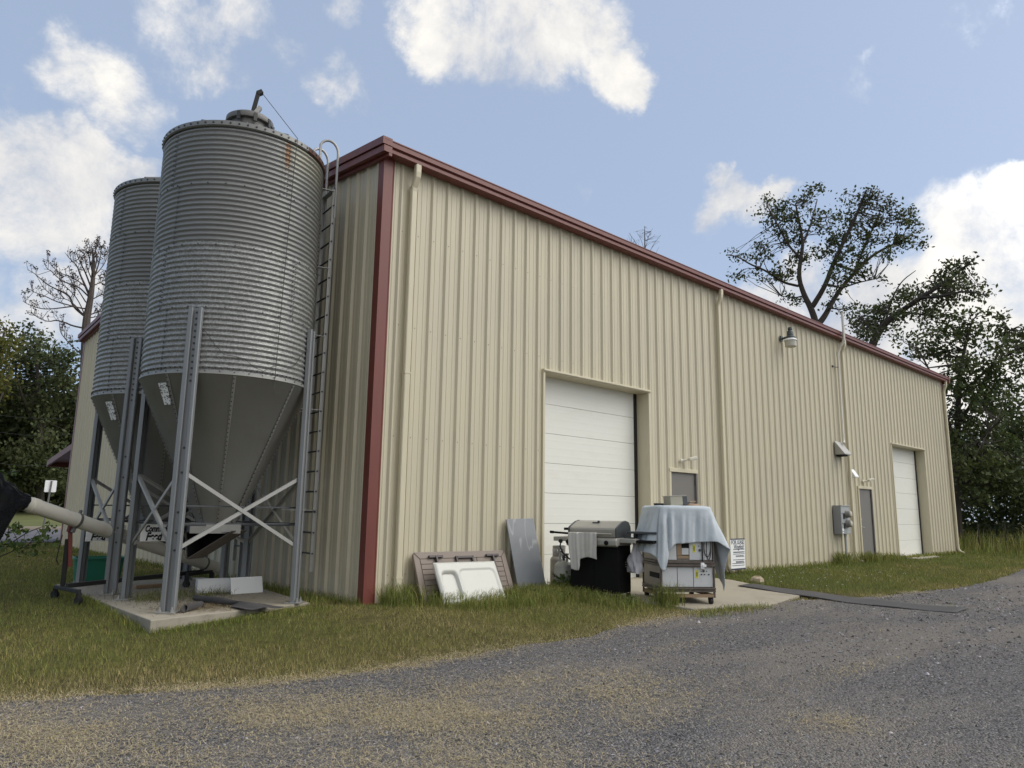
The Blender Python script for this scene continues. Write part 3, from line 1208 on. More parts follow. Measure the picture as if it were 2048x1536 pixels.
door_lamp(7.80, 2.42, 'small pale floodlight above the grey door beside the draped cart')
door_lamp(17.62, 2.37, 'small pale floodlight above the farther grey door beside the meter box')
t = thing('security_light', 'small white floodlight below the red canopy at the far left corner', 'wall lamp', (.42, BW + .05, 2.42))
q = MB()
q.tube([(0, 0, 0), (0, .45, .02)], .025, 8)
q.build('arm', M['pvc'], t)
q = MB()
q.lathe([(0, .0), (.05, .0), (.08, .14), (.0, .14)], 14, (0, .5, .0), M=Matrix.Rotation(R(-120), 3, 'X'))
q.build('lamp_head', M['white'], t, smooth=True)

t = thing('electric_meter_box', 'grey electricity cabinet with two round meters on the wall left of a grey door', 'meter box', (15.60, -.04, 0))
q = MB()
q.bx((-.30, -.225, .80), (.30, 0, 1.60))
q.build('cabinet', M['meter'], t, bevel=.008)
q = MB()
q.bx((-.292, -.231, .808), (.292, -.225, 1.585))
q.bx((-.30, -.25, 1.585), (.30, -.20, 1.605))
q.build('front_cover', M['meter_pale'], t, bevel=.003)
for z in (1.36, 1.09):
    q = MB()
    q.lathe([(.105, 0), (.11, .03), (.098, .035), (.095, .12), (.07, .14), (0, .14)], 24, (.06, -.231, z), M=Matrix.Rotation(R(90), 3, 'X'))
    o = q.build('meter', M['tank'], t, smooth=True)
    q = MB()
    q.lathe([(.07, .141), (.06, .146), (0, .146)], 20, (.06, -.231, z), M=Matrix.Rotation(R(90), 3, 'X'))
    q.build('meter_dial', M['lens'], o, smooth=True)
    MB().bx((-.16, -.25, z - .14), (-.09, -.231, z + .02)).build('breaker', M['black'], t)
    MB().bx((-.245, -.236, z - .01), (-.215, -.231, z + .03)).build('latch', M['black'], t)
q = MB()
q.bx((-.27, -.235, .83), (-.18, -.231, .86))
q.bx((-.27, -.235, .89), (-.18, -.231, .96))
q.build('sticker', M['white'], t)
q = MB()
q.tube([(.17, -.12, .82), (.17, -.12, -.1)], .032, 10)
q.tube([(.17, -.12, .80), (.17, -.12, .72)], .042, 10)
q.build('conduit', M['meter_pale'], t, smooth=True)


# ================================================================ THE TWO FEED SILOS
SR = 1.13
Z0, Z1 = 2.985, 6.44
silo = thing('feed_silo', 'nearer corrugated feed silo with rust-streaked rim and open chute below', 'silo',
             (-1.63, 1.30, 0), 0, 'twin feed silos on a concrete pad')
# corrugated body
prof, nring, nw = [], 4, 12
for i in range(nring * nw * 8 + 1):
    z = Z0 + (Z1 - Z0) * i / (nring * nw * 8)
    prof.append((SR + .0105 * math.cos(2 * math.pi * i / 8), z))
q = MB()
q.lathe(prof, 112)
rh = (Z1 - Z0) / nring
body = q


def dots(mb, pts, r=.009, h=.012, mi=1):
    for p_, nrm in pts:
        nrm = Vector(nrm).normalized()
        a = nrm.orthogonal().normalized()
        b = nrm.cross(a)
        c = Vector(p_)
        vs = [c + nrm * h + (a * math.cos(k * 1.0472) + b * math.sin(k * 1.0472)) * r for k in range(6)]
        vs += [c + (a * math.cos(k * 1.0472) + b * math.sin(k * 1.0472)) * r * 1.15 for k in range(6)]
        mb.add(vs, [(0, 1, 2, 3, 4, 5)] + [(k, (k + 1) % 6, 6 + (k + 1) % 6, 6 + k) for k in range(6)], mi)


def cyl(a, z, r=SR + .006):
    return ((r * math.cos(a), r * math.sin(a), z), (math.cos(a), math.sin(a), 0))


q = body
for j in range(0, nring):
    z = Z0 + rh * j
    n_ = 96 if j == 0 else 30
    dots(q, [cyl(2 * math.pi * k / n_ + .05 * j, z + (.06 if j == 0 else .0)) for k in range(n_)])
dots(q, [cyl(2 * math.pi * k / 40, Z0 + .012) for k in range(40)])
for j, a in ((0, -2.75), (0, -.55), (1, -1.25), (1, -2.9), (2, -2.75), (2, -.6), (3, R(-84)), (3, -2.9)):
    for k in range(12):
        dots(q, [cyl(a, Z0 + rh * j + (k + .5) * rh / 12)])
    if j in (1, 3): dots(q, [cyl(a + .035, Z0 + rh * j + (k + .25) * rh / 12) for k in range(12)], .006)
# vertical lap seams
for j, a in ((0, -2.75), (0, -.55), (1, -1.25), (2, -2.75), (2, -.6), (3, R(-84) - .055)):
    for i in range(96):
        za, zb_ = Z0 + rh * j + rh * i / 96, Z0 + rh * j + rh * (i + 1) / 96
        ra, rb = [SR + .0135 + .0105 * math.cos(2 * math.pi * (zz - Z0) / (rh / 12)) for zz in (za, zb_)]
        q.add([(r_ * math.cos(b_), r_ * math.sin(b_), zz) for r_, zz in ((ra, za), (rb, zb_)) for b_ in (a, a + .003)], [(0, 1, 3, 2)], 1)
sheetbody = body.build('silo_body', [M['galv_rust'], M['bolt']], silo, smooth=True, angle=60, fix=False)
# rolled rim and roof
q = MB()
q.lathe([(SR + .012, Z1 - .035), (SR + .03, Z1 - .02), (SR + .03, Z1 + .045), (SR + .012, Z1 + .055), (SR - .02, Z1 + .055)], 96, a0=R(-200), a1=R(-66))
q.lathe([(SR + .012, Z1 - .035), (SR + .03, Z1 - .02), (SR + .03, Z1 + .045), (SR + .012, Z1 + .055), (SR - .02, Z1 + .055)], 96, a0=R(-20), a1=R(160))
rim_mb = q
rimr = MB()
rimr.lathe([(SR + .012, Z1 - .035), (SR + .031, Z1 - .02), (SR + .031, Z1 + .045), (SR + .012, Z1 + .056), (SR - .02, Z1 + .056)], 40, a0=R(-66), a1=R(-20))
RIM = rimr.build('rim', M['rim_rust'], silo, smooth=True)
RIM['label'] = 'rust-brown stretch of the top rim'
dots(rim_mb, [cyl(2 * math.pi * k / 64, Z1 + .012, SR + .028) for k in range(64)], .013)
rim_mb.build('rim', [M['galv'], M['bolt']], silo, smooth=True, fix=False)
q = MB()
q.lathe([(SR + .01, Z1 + .05), (.30, Z1 + .46), (.28, Z1 + .48)], 72)
for k in range(12):
    a = k * math.pi / 6 + .1
    q.bar(((SR) * math.cos(a), SR * math.sin(a), Z1 + .065), (.32 * math.cos(a), .32 * math.sin(a), Z1 + .45), .03, .02)
q.build('roof', M['galv'], silo, smooth=True)
q = MB()
q.lathe([(.29, Z1 + .42), (.29, Z1 + .61), (.30, Z1 + .615)], 40)
q.lathe([(.345, Z1 + .60), (.352, Z1 + .615), (.345, Z1 + .68), (.30, Z1 + .715), (.0, Z1 + .745)], 40)
q.lathe([(.345, Z1 + .60), (.29, Z1 + .61)], 40)
lid = q.build('fill_lid', M['galv_lid'], silo, smooth=True)
q = MB()
for k in range(5):
    a = R(-140 + 40 * k)
    q.box((.345 * math.cos(a), .345 * math.sin(a), Z1 + .60), (.03, .05, .13), Matrix.Rotation(a, 3, 'Z'))
build_each(q, 'lid_clip', M['bolt'], lid)
vx = Vector((.93, -.37, 0))
q = MB()
q.bar(Vector((0, 0, Z1 + .72)) + vx * .00, Vector((0, 0, Z1 + .95)) + vx * .13, .085, .06)
q.build('lid_bracket', M['galv_bar'], lid)
q = MB()
q.bar(Vector((0, 0, Z1 + .86)) + vx * .03, Vector((0, 0, Z1 + 1.20)) + vx * .085, .075, .06)
q.bar(Vector((0, 0, Z1 + 1.17)) + vx * .07, Vector((0, 0, Z1 + 1.22)) + vx * .14, .09, .06)
q.build('lid_lever', M['black'], lid)
# small vent on the roof
q = MB()
q.lathe([(.10, 0), (.12, .10), (.10, .14), (0, .17)], 16, (.62, -.28, Z1 + .30))
q.build('roof_vent', M['galv_lid'], silo, smooth=True)
# cone
zc = 1.05
q = MB()
q.lathe([(SR + .012, Z0 + .02), (SR + .016, Z0 - .02), (SR - .005, Z0 - .03), (.25, zc)], 72)
slope = math.atan2(SR - .25, Z0 - zc)
for a in [R(-108 + 45 * k) for k in range(8)]:
    for k in range(34):
        f = (k + .6) / 34.5
        r_ = SR - .005 + (.25 - SR) * f
        z = Z0 - .03 + (zc - Z0) * f
        dots(q, [((r_ * math.cos(a), r_ * math.sin(a), z), (math.cos(a) * math.cos(slope), math.sin(a) * math.cos(slope), -math.sin(slope)))], .0085)
cone_o = q.build('hopper_cone', [M['cone'], M['black']], silo, smooth=True, angle=60, fix=False)
q = MB()
for a in [R(-108 + 45 * k) for k in range(8)]:
    da = .028
    P_ = []
    for f in (0, 1):
        r_ = SR + .001 + (.255 - SR) * f
        z = Z0 - .03 + (zc - Z0) * f
        P_.append([(r_ * math.cos(a + s_ * da * (1 if f == 0 else 2)), r_ * math.sin(a + s_ * da * (1 if f == 0 else 2)), z) for s_ in (-.4, .9)])
    q.grid(P_)
q.build('cone_seam', M['cone'], cone_o, solid=.004)


def cone_pt(a, f, o=.004):
    r_ = SR - .005 + (.25 - SR) * f
    z = Z0 - .03 + (zc - Z0) * f
    n_ = Vector((math.cos(a) * math.cos(slope), math.sin(a) * math.cos(slope), -math.sin(slope)))
    return Vector((r_ * math.cos(a), r_ * math.sin(a), z)) + n_ * o


# paper label, its print worn to blotches
q = MB()
aL = R(-163)
q.grid([[cone_pt(aL + .035 * i, .05 + .028 * j) for i in range(5)] for j in range(6)])
rr = random.Random(4)
for k in range(46):
    a, f = aL + .14 * rr.random(), .052 + .136 * rr.random()
    w_, h = .006 + .018 * rr.random(), .003 + .008 * rr.random()
    q.grid([[cone_pt(a + w_ * i, f + h * j, .0065) for i in range(2)] for j in range(2)], 1)
q.build('paper_label', [M['white'], M['galv_lid']], cone_o)
# legs
LX, LY = .83, .85
sec = [(-.088, .0), (-.090, .05), (-.082, .060), (-.040, .060), (-.033, .052), (-.030, .014), (.036, .014), (.040, .052), (.046, .060), (.080, .060), (.088, .05), (.086, .0)]
LEGS = [(-1, -1), (1, -1), (1, 1), (-1, 1)]
for sx_, sy_ in LEGS:
    a = math.atan2(sy_ * LY, sx_ * LX)
    n_ = Vector((math.cos(a), math.sin(a), 0))
    t_ = Vector((-math.sin(a), math.cos(a), 0))
    base = n_ * (SR + .015)
    q = MB()
    P_ = [[base + t_ * s_[0] + n_ * s_[1] + Vector((0, 0, z)) for s_ in sec] for z in (.02, 1.3, 2.6, 3.82)]
    q.grid(P_)
    for z in [3.76 - .082 * k for k in range(12)] + [2.0, 1.69, 1.2, .95, .74]:
        dots(q, [(base + t_ * .004 + n_ * .018 + Vector((0, 0, z)), n_)], .012, .004)
    lg = q.build('leg', [M['galv_leg'], M['bolt']], silo, solid=.006)
    q = MB()
    q.box(base + n_ * .03 + Vector((0, 0, .012)), (.20, .22, .016), Matrix.Rotation(a, 3, 'Z'))
    for s_ in (-.075, .075):
        p_ = base + n_ * .09 + t_ * s_
        q.tube([p_ + Vector((0, 0, .02)), p_ + Vector((0, 0, .075))], .011, 6)
        q.tube([p_ + Vector((0, 0, .02)), p_ + Vector((0, 0, .045))], .02, 6)
    q.build('foot_plate', M['galv_bar'], lg)
# X bracing and ties
for i in range(4):
    a, b = LEGS[i], LEGS[(i + 1) % 4]
    pa, pb = Vector((a[0] * (LX + .02), a[1] * (LY + .02), 0)), Vector((b[0] * (LX + .02), b[1] * (LY + .02), 0))
    inn = -((pa + pb) / 2).normalized()
    d = (pb - pa).normalized()
    for k, (z0, z1) in enumerate(((1.69, .75), (.75, 1.69))):
        A, Bp = pa + d * .06 + Vector((0, 0, z0)) + inn * (.0 + .012 * k), pb - d * .06 + Vector((0, 0, z1)) + inn * (.0 + .012 * k)
        q = MB()
        q.bar(A, Bp, .008, .042, upv=tuple(inn.cross((Bp - A).normalized())))
        q.bar(A + Vector((0, 0, .024)) + inn * .02, Bp + Vector((0, 0, .024)) + inn * .02, .04, .008, upv=tuple(inn.cross((Bp - A).normalized())))
        q.build('brace', M['galv_bar'], silo)
q = MB()
for sy_ in (-1, 1):
    for z, o_ in ((1.06, .30), (1.28, .34)):
        q.bar((-LX * .94, sy_ * LY * .9, z), (LX * .94, sy_ * LY * .9, z), .035, .02)
for sx_ in (-1, 1):
    q.bar((sx_ * LX * .94, -LY * .9, 1.06), (sx_ * LX * .94, LY * .9, 1.06), .035, .02)
for sx_, sy_ in LEGS:
    q.bar((sx_ * .24, sy_ * .24, 1.03), (sx_ * LX * .95, sy_ * LY * .95, 1.04), .035, .02)
build_each(q, 'tie_bar', M['steel_dark'], silo)
# outlet collar
q = MB()
cR = Matrix.Rotation(R(-21.7), 3, 'Z')
q.box((0, 0, .99), (.62, .50, .025), cR)
q.box((0, 0, 1.05), (.64, .52, .02), cR)
for s_ in (-1, 1):
    q.box(cR @ Vector((0, s_ * .255, .985)), (.64, .012, .13), cR)
    q.box(cR @ Vector((s_ * .315, 0, .985)), (.012, .50, .13), cR)
q.build('outlet_collar', M['galv_bar'], silo)
# ladder with looped hand rails
NR, FR_ = (1.352, R(-14.6)), (1.352, R(2.6))
nrl = Vector((NR[0] * math.cos(NR[1]), NR[0] * math.sin(NR[1]), 0))
frl = Vector((FR_[0] * math.cos(FR_[1]), FR_[0] * math.sin(FR_[1]), 0))
ld = (frl - nrl).normalized()
lo = Vector((ld.y, -ld.x, 0))
q = MB()
for p_ in (nrl, frl):
    M3 = Matrix((ld, lo, Vector((0, 0, 1)))).transposed()
    q.box(p_ + Vector((0, 0, 3.36)), (.012, .052, 6.0), M3)
    q.box(p_ + Vector((0, 0, 3.36)) + lo * .026, (.03, .008, 6.0), M3)
lad = q.build('ladder', M['galv_bar'], silo)
q = MB()
for k in range(20):
    z = .62 + k * .302
    q.tube([nrl - ld * .02 + Vector((0, 0, z)), frl + ld * .02 + Vector((0, 0, z))], .0135, 8)
build_each(q, 'rung', M['bolt'], lad)
q = MB()
for z in (6.30, 5.0, 3.9, 2.75, 1.25):
    for p_ in (nrl, frl):
        n_ = p_.normalized()
        end = SR + .005 if z > 3 else (SR - .1 if z > 2 else .95)
        q.bar(p_ + Vector((0, 0, z)), n_ * end + Vector((0, 0, z)), .045, .01)
q.bar(nrl + Vector((0, 0, 6.32)) - lo * .0, frl + Vector((0, 0, 6.32)), .08, .012)
q.bar((LX, -LY, 1.25), nrl + Vector((0, 0, 1.25)), .045, .012)
build_each(q, 'ladder_bracket', M['galv_bar'], lad)
for p_ in (nrl, frl):
    n_ = p_.normalized()
    pts = [p_ + lo * .03 + Vector((0, 0, z)) for z in (5.85, 6.4, 6.95)]
    for k in range(1, 9):
        th = k / 8 * R(150)
        pts.append(p_ + lo * .03 - n_ * (.155 - .155 * math.cos(th)) + Vector((0, 0, 6.95 + .20 * math.sin(th))))
    pts.append(n_ * (SR - .04) + (p_ - n_ * n_.dot(p_)) * 1 + Vector((0, 0, Z1 + .08)))
    MB().tube(pts, .021, 10).build('hand_rail', M['galv_bar'], lad, smooth=True)

# the farther silo: everything so far, copied
silo2 = copy_tree(silo)
silo2.location = (-1.63, 3.74, 0)
silo2['label'] = 'farther corrugated feed silo half hidden behind the nearer one, its rim free of rust'
for ch in silo2.children:
    if ch.name.startswith('silo_body'):
        ch.data = ch.data.copy()
        ch.data.materials[0] = M['galv']
    if ch.name.startswith('rim') and ch.data.materials and ch.data.materials[0] == M['rim_rust']:
        ch.data = ch.data.copy()
        ch.data.materials[0] = M['galv']
        if 'label' in ch: del ch['label']
# only on the nearer silo: open chute, pull cord, loose wire
ch_ = Matrix.Rotation(R(-52), 3, 'Z')
c3 = lambda x, y, z: ch_ @ Vector((x, y, z))
q = MB()
q.add([c3(-.27, -.20, .57), c3(.36, -.20, .955), c3(.36, .20, .955), c3(-.27, .20, .57)], [(0, 1, 2, 3)])
q.add([c3(-.32, .20, .93), c3(.36, .20, .955), c3(-.27, .20, .57)], [(0, 1, 2)])
q.add([c3(-.32, .20, .93), c3(-.32, -.20, .93), c3(-.27, -.20, .57), c3(-.27, .20, .57)], [(0, 1, 2, 3)])
q.build('open_chute', M['rust_rail'], silo, solid=.012, fix=False)
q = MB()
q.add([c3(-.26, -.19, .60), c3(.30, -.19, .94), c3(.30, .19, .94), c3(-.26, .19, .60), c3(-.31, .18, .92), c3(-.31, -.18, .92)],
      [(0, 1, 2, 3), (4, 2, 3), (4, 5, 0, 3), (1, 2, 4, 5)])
q.build('chute_shade', M['dark'], silo, fix=False)  # near-black inner faces stand for the shade inside the chute
q = MB()
tip = Vector((0, 0, Z1 + 1.20)) + vx * .14
aw = R(-78)
pts = [tip, Vector(((SR + .05) * math.cos(aw), (SR + .05) * math.sin(aw), Z1 + .05))]
for k in range(1, 9):
    z = Z1 - k * .46
    pts.append(Vector(((SR + .03) * math.cos(aw - .008 * k), (SR + .03) * math.sin(aw - .008 * k), z)))
q.tube(pts, .005, 5)
q.build('pull_cord', M['bolt'], silo)
q = MB()
pts = []
for k in range(15):
    f = k / 14
    a = R(-134) + R(88) * f
    pts.append(Vector(((SR + .03) * math.cos(a), (SR + .03) * math.sin(a), 3.62 - .52 * math.sin(f * math.pi) ** .8 + .05 * math.sin(f * 23))))
q.tube(pts, .004, 5)
q.build('loose_wire', M['bolt'], silo)
# closed boot under the farther silo; one sign hung on the back brace of the nearer silo, one by the far leg of the other
q = MB()
q.prism([(-.30, .93), (.32, .93), (.18, .74), (-.10, .72)], -.26, .26, axis=1)
q.build('discharge_boot', M['galv_bar'], silo2, bevel=.01)
MB().bx((-.09, -.20, .66), (.17, .20, .73)).build('boot_gate', M['rust_rail'], silo2, bevel=.005)


def feed_sign(par, x, y, z, w_, h, lab):
    q = MB()
    q.bx((x - w_ / 2, y - .004, z - h / 2), (x + w_ / 2, y + .004, z + h / 2))
    b = q.build('sign_board', M['white'], par, bevel=.002)
    b['label'] = lab
    MX = lambda dx, dz: Matrix.Translation((x + dx, y - .006, z + dz)) @ Matrix.Rotation(R(90), 4, 'X')
    text_mesh('lettering', 'Commodity', .120, M['text'], b, MX(-w_ / 2 + .055, .050), .25, .006, .62, align='LEFT')
    text_mesh('lettering', 'Feed', .150, M['text'], b, MX(-w_ / 2 + .075, -.060), .25, .008, .72, align='LEFT')


feed_sign(silo, -.475, .825, .905, .50, .245, 'white sign with slanted black lettering, the nearer and clearer of the two')
feed_sign(silo2, -.60, .55, .83, .58, .25, 'white sign mostly hidden behind the auger tube')


# ================================================================ THINGS ROUND THE SILOS
# auger tube with its black plastic hood, carried by a wheeled frame
A0, A1 = Vector((-.40, 3.97, .20)), Vector((-3.70, 2.47, 1.285))
ad = (A1 - A0).normalized()
t = thing('auger_tube', 'long cream-white auger tube slanting up to the left behind the silo legs', 'auger', (-1.63, 3.41, 0))
off = Vector((-1.63, 3.41, 0))
q = MB()
q.tube([A0 - off, A1 - off], .098, 28)
q.build('tube', M['auger'], t, smooth=True)
q = MB()
for f, l_ in ((.955, .10), (.03, .08)):
    p_ = A0 + (A1 - A0) * f - off
    q.tube([p_, p_ + ad * l_], .104, 28)
build_each(q, 'coupling', M['auger'], t, smooth=True)
q = MB()
bend = A1 - off
q.tube([bend - ad * .02, bend + ad * .22], .10, 24)
q.build('spout', M['auger'], t, smooth=True)

# hood of black plastic
t = thing('plastic_hood', 'crumpled black plastic sheet tied over the upper end of the cream auger tube', 'plastic sheet', tuple(A1))
q = MB()
rows = []
nA = 40
sd_ = Vector((ad.y, -ad.x, 0)).normalized()
upv_ = sd_.cross(ad)
if upv_.z < 0: upv_ = -upv_
for i in range(34):
    f = i / 33
    c = ad * (.02 + 1.7 * f) + Vector((0, 0, -.02 * f))
    row = []
    for k in range(nA + 1):
        th = 2 * math.pi * k / nA
        crease = .018 * math.sin(th * 9 + f * 21) + .014 * math.sin(th * 17 - f * 34) + .02 * math.sin(f * 40 + 2 * math.sin(th))
        rr_ = .112 + .20 * sm(0, .5, f) + crease * (.35 + .65 * sm(0, .3, f))
        drop = max(0, -math.sin(th)) ** 1.5 * (.62 * sm(.03, .22, f)) * (1 + .2 * math.sin(f * 14))
        row.append(c + sd_ * math.cos(th) * rr_ * (1 - .45 * drop) + upv_ * math.sin(th) * rr_ + Vector((0, 0, -drop)))
    rows.append(row)
q.grid(rows)
q.build('sheet', M['bag'], t, smooth=True, angle=50, sub=1)

t = thing('auger_dolly', 'black steel wheeled frame with a red jack that props up the auger tube', 'support frame', (-3.05, 2.72, -.04))
O = Vector((-3.05, 2.72, -.04))
P3 = lambda x, y, z: Vector((x, y, z)) - O
q = MB()
q.bar(P3(-3.10, 3.12, .13), P3(-3.00, 2.26, .13), .05, .05)
q.bar(P3(-1.24, 3.30, .20), P3(-.70, 3.68, .20), .05, .05)
q.bar(P3(-3.05, 2.75, .17), P3(-.95, 3.52, .22), .06, .06)
q.build('base_frame', M['black_paint'], t, bevel=.004)
q = MB()
q.bar(P3(-3.06, 2.92, .15), P3(-3.08, 2.87, .80), .055, .055)
q.build('post', M['black_paint'], t, bevel=.004)
q = MB()
q.bar(P3(-3.02, 2.84, .42), P3(-3.07, 2.84, .97), .05, .05)
q.bar(P3(-3.07, 2.84, .90), P3(-3.06, 2.80, 1.02), .07, .06)
q.build('jack', M['red_paint'], t, bevel=.004)
q = MB()
q.tube([P3(-3.15, 2.87, .86), P3(-3.17, 2.86, .7), P3(-3.19, 2.86, .52), P3(-3.15, 2.88, .45)], .007, 6)
q.build('hose', M['black'], t)
for f in (.79, .12):
    c = A0 + (A1 - A0) * f - O
    q = MB()
    Mt = ad.to_track_quat('Z', 'Y').to_matrix()
    q.lathe([(.100, -.018), (.108, -.018), (.108, .018), (.100, .018), (.100, -.018)], 28, c, M=Mt)
    q.bar(c + upv_ * .10, c + upv_ * .15, .035, .03)
    q.bar(c - upv_ * .10, c - upv_ * .17, .05, .04)
    q.build('clamp', M['galv_lid'], t)
q = MB()
c = A0 + (A1 - A0) * .12 - O
q.bar(c - upv_ * .12, P3(-.98, 3.5, .22), .05, .05)
q.build('post', M['black_paint'], t)
for (x, y) in ((-3.10, 3.12), (-3.00, 2.26), (-1.24, 3.30), (-.70, 3.68)):
    q = MB()
    zz = gz(np.float64(x), np.float64(y))
    zw = (0.0 if inpoly([x], [y], PAD)[0] else float(zz)) + .055
    h = .12 if x < -2 else .19
    q.tube([P3(x - .02, y - .015, zw), P3(x + .02, y + .015, zw)], .055, 16)
    q.bar(P3(x + .0, y - .035, zw), P3(x, y - .035, h), .012, .05)
    q.bar(P3(x + .0, y + .035, zw), P3(x, y + .035, h), .012, .05)
    q.build('caster', M['black'], t, bevel=.003)

t = thing('plastic_tub', 'green plastic tub standing on the grass behind the silo legs', 'tub', (-2.04, 5.28, -.03), R(-8))
q = MB()


def rrect(w_, d_, r_, n=5):
    out = []
    for cx, cy, a0 in ((w_ - r_, d_ - r_, 0), (-w_ + r_, d_ - r_, 90), (-w_ + r_, -d_ + r_, 180), (w_ - r_, -d_ + r_, 270)):
        for k in range(n + 1):
            a = R(a0 + 90 * k / n)
            out.append((cx + r_ * math.cos(a), cy + r_ * math.sin(a)))
    return out


rings = [[(x, y, z) for x, y in rrect(w_, d_, .10)] for w_, d_, z in ((.33, .24, 0), (.37, .28, .40), (.395, .305, .405), (.395, .305, .43), (.36, .27, .43), (.32, .23, .03))]
rings = [r_ + [r_[0]] for r_ in rings]
q.grid(rings)
q.add(rings[-1][:-1], [tuple(range(len(rings[-1]) - 1))])
q.build('tub_body', M['green_tub'], t, smooth=True, fix=False)

o = MB()
o.add([(-.25, 0, 0), (.25, .0, 0), (.25, .07, .235), (-.25, .07, .235), (-.25, .02, 0), (.25, .02, 0), (.25, .09, .235), (-.25, .09, .235)],
      [(0, 1, 2, 3), (4, 5, 6, 7), (0, 1, 5, 4), (1, 2, 6, 5), (2, 3, 7, 6), (3, 0, 4, 7)])
o = o.build('white_board', M['white'], bevel=.003)
o.location = (-.82, 1.93, .002)
o.rotation_euler = (0, 0, R(3))
tag(o, 'plain white board propped upright on the silo pad, right of the metal box', 'board')
t = thing('metal_box', 'low shiny metal box with a dark open top on the silo pad', 'box', (-1.15, 2.42, .002), R(-14))
q = MB()
q.bx((-.24, -.14, 0), (.24, -.13, .19))
q.bx((-.24, .13, 0), (.24, .14, .19))
q.bx((-.24, -.13, 0), (-.23, .13, .19))
q.bx((.23, -.13, 0), (.24, .13, .19))
q.build('side_panel', M['white'], t)
q = MB()
q.bx((-.23, -.13, .14), (.23, .13, .15))
q.build('inner_tray', M['galv_lid'], t)
# curled offcut of rubber belting on the pad: a taper-rolled tube that opens out flat at its near end
q = MB()
rows = []
ax0, ax1 = Vector((-1.74, 1.55, .0)), Vector((-1.62, .10, .0))
d = (ax1 - ax0)
dn = d.normalized()
sdv = Vector((-dn.y, dn.x, 0))
for i in range(30):
    f = i / 29
    op = sm(.52, 1.0, f)                       # how far it has opened
    rad = .034 + .034 * f
    row = []
    for k in range(34):
        s_ = k / 33
        an = s_ * R(560) * (1 - op) + .0001
        rr_ = rad * (1 - .25 * s_)
        roll = sdv * (rr_ * math.sin(an)) + Vector((0, 0, rad - rr_ * math.cos(an)))
        flat = sdv * (.50 * s_ - .05) + Vector((0, 0, .012 + .018 * math.sin(s_ * 5 + 2 * f) ** 2))
        p_ = ax0 + d * f + roll * (1 - op) + flat * op + dn * (.10 * s_ * op)
        p_.z = max(p_.z, .010)
        row.append(p_)
    rows.append(row)
o = q.grid(rows).build('rubber_offcut', M['mat_rubber'], smooth=True, solid=.008)
tag(o, 'half-rolled offcut of grey rubber belting lying on the front of the silo pad', 'rubber sheet')
q = MB()
rows = []
for i in range(8):
    f = i / 7
    rows.append([Vector((-2.30 + .28 * f + .0, .36 + .26 * f, .055)) + Vector((.05 * math.cos(a) * (1 + .3 * f), .03 * math.cos(a), .045 * math.sin(a) - .005)) for a in np.linspace(-1, 4.6, 16)])
o = q.grid(rows).build('rubber_roll', M['mat_rubber'], smooth=True, solid=.007)
tag(o, 'small dark curl of rubber beside the foot of the front silo leg', 'rubber scrap')
q = MB()
q.bx((-.2, -.05, 0), (.35, .05, .055))
o = q.build('timber_block', M['wood'], bevel=.006)
o.location = (-1.75, 3.55, .002)
o.rotation_euler = (0, 0, R(12))
tag(o, 'short weathered timber lying on the silo pad beneath the auger tube', 'timber')

# ================================================================ THINGS ALONG THE LONG WALL
# folding table top leaning on its edge
W2, H2 = 1.83, .77
t = thing('folding_table', 'brown resin folding table leaning on its long edge against the ribbed wall', 'table', (1.64, -.37, -.06))
t.rotation_euler = (R(-23), R(.4), 0)      # tipped back on to the wall
q = MB()
pl = rrect(W2 / 2, H2 / 2, .06)
q.prism([(x, z + H2 / 2) for x, z in pl], -.025, .02, axis=1)
q.build('tabletop', M['table'], t, bevel=.008)
q = MB()
g_ = .0035
fr = .105
yf = -.0275
X, Zt = W2 / 2 - fr, H2 - fr


def line(a, b):
    q.bar((a[0], yf, a[1]), (b[0], yf, b[1]), .005, .007, upv=(0, 1, 0))


line((-X, fr), (-X, Zt)); line((X, fr), (X, Zt)); line((-X, Zt), (X, Zt)); line((-X, fr), (X, fr))
line((-W2 / 2 + .015, H2 - .015), (-X, Zt)); line((W2 / 2 - .015, H2 - .015), (X, Zt))
for k in range(1, 7):
    z = fr + (Zt - fr) * k / 7
    line((-X, z), (X, z))
line((0.28, fr), (.28, Zt))
q.build('plank_groove', M['groove'], t)
q = MB()
q.bar((-.53, -.055, .69), (-.53, -.09, .02), .03, .04)
q.bar((-.66, -.05, .685), (-.40, -.05, .685), .035, .035)
q.bar((.60, -.055, .69), (.60, -.07, .25), .03, .04)
q.bar((.47, -.05, .685), (.73, -.05, .685), .035, .035)
build_each(q, 'folded_leg', M['table_metal'], t, bevel=.003)
q = MB()
for a, b in (((-.14, .685), (-.14, .40)), ((.18, .685), (.18, .40)), ((-.14, .665), (.18, .665)), ((.0, .56), (.0, .44))):
    q.bar((a[0], -.05, a[1]), (b[0], -.05, b[1]), .03, .035)
q.build('centre_brace', M['table_metal'], t, bevel=.003)

# white moulded sink top in front of it
t = thing('sink_top', 'white moulded basin and drainer slab leaning against the brown folding table', 'sink', (1.47, -.70, -.055))
t.rotation_euler = (R(-30), R(.6), R(-2))
w_, h_ = 1.16, .66
q = MB()
# deck as a height field: x across, z up the slope, -y towards the viewer
nx_, nz_ = 70, 44


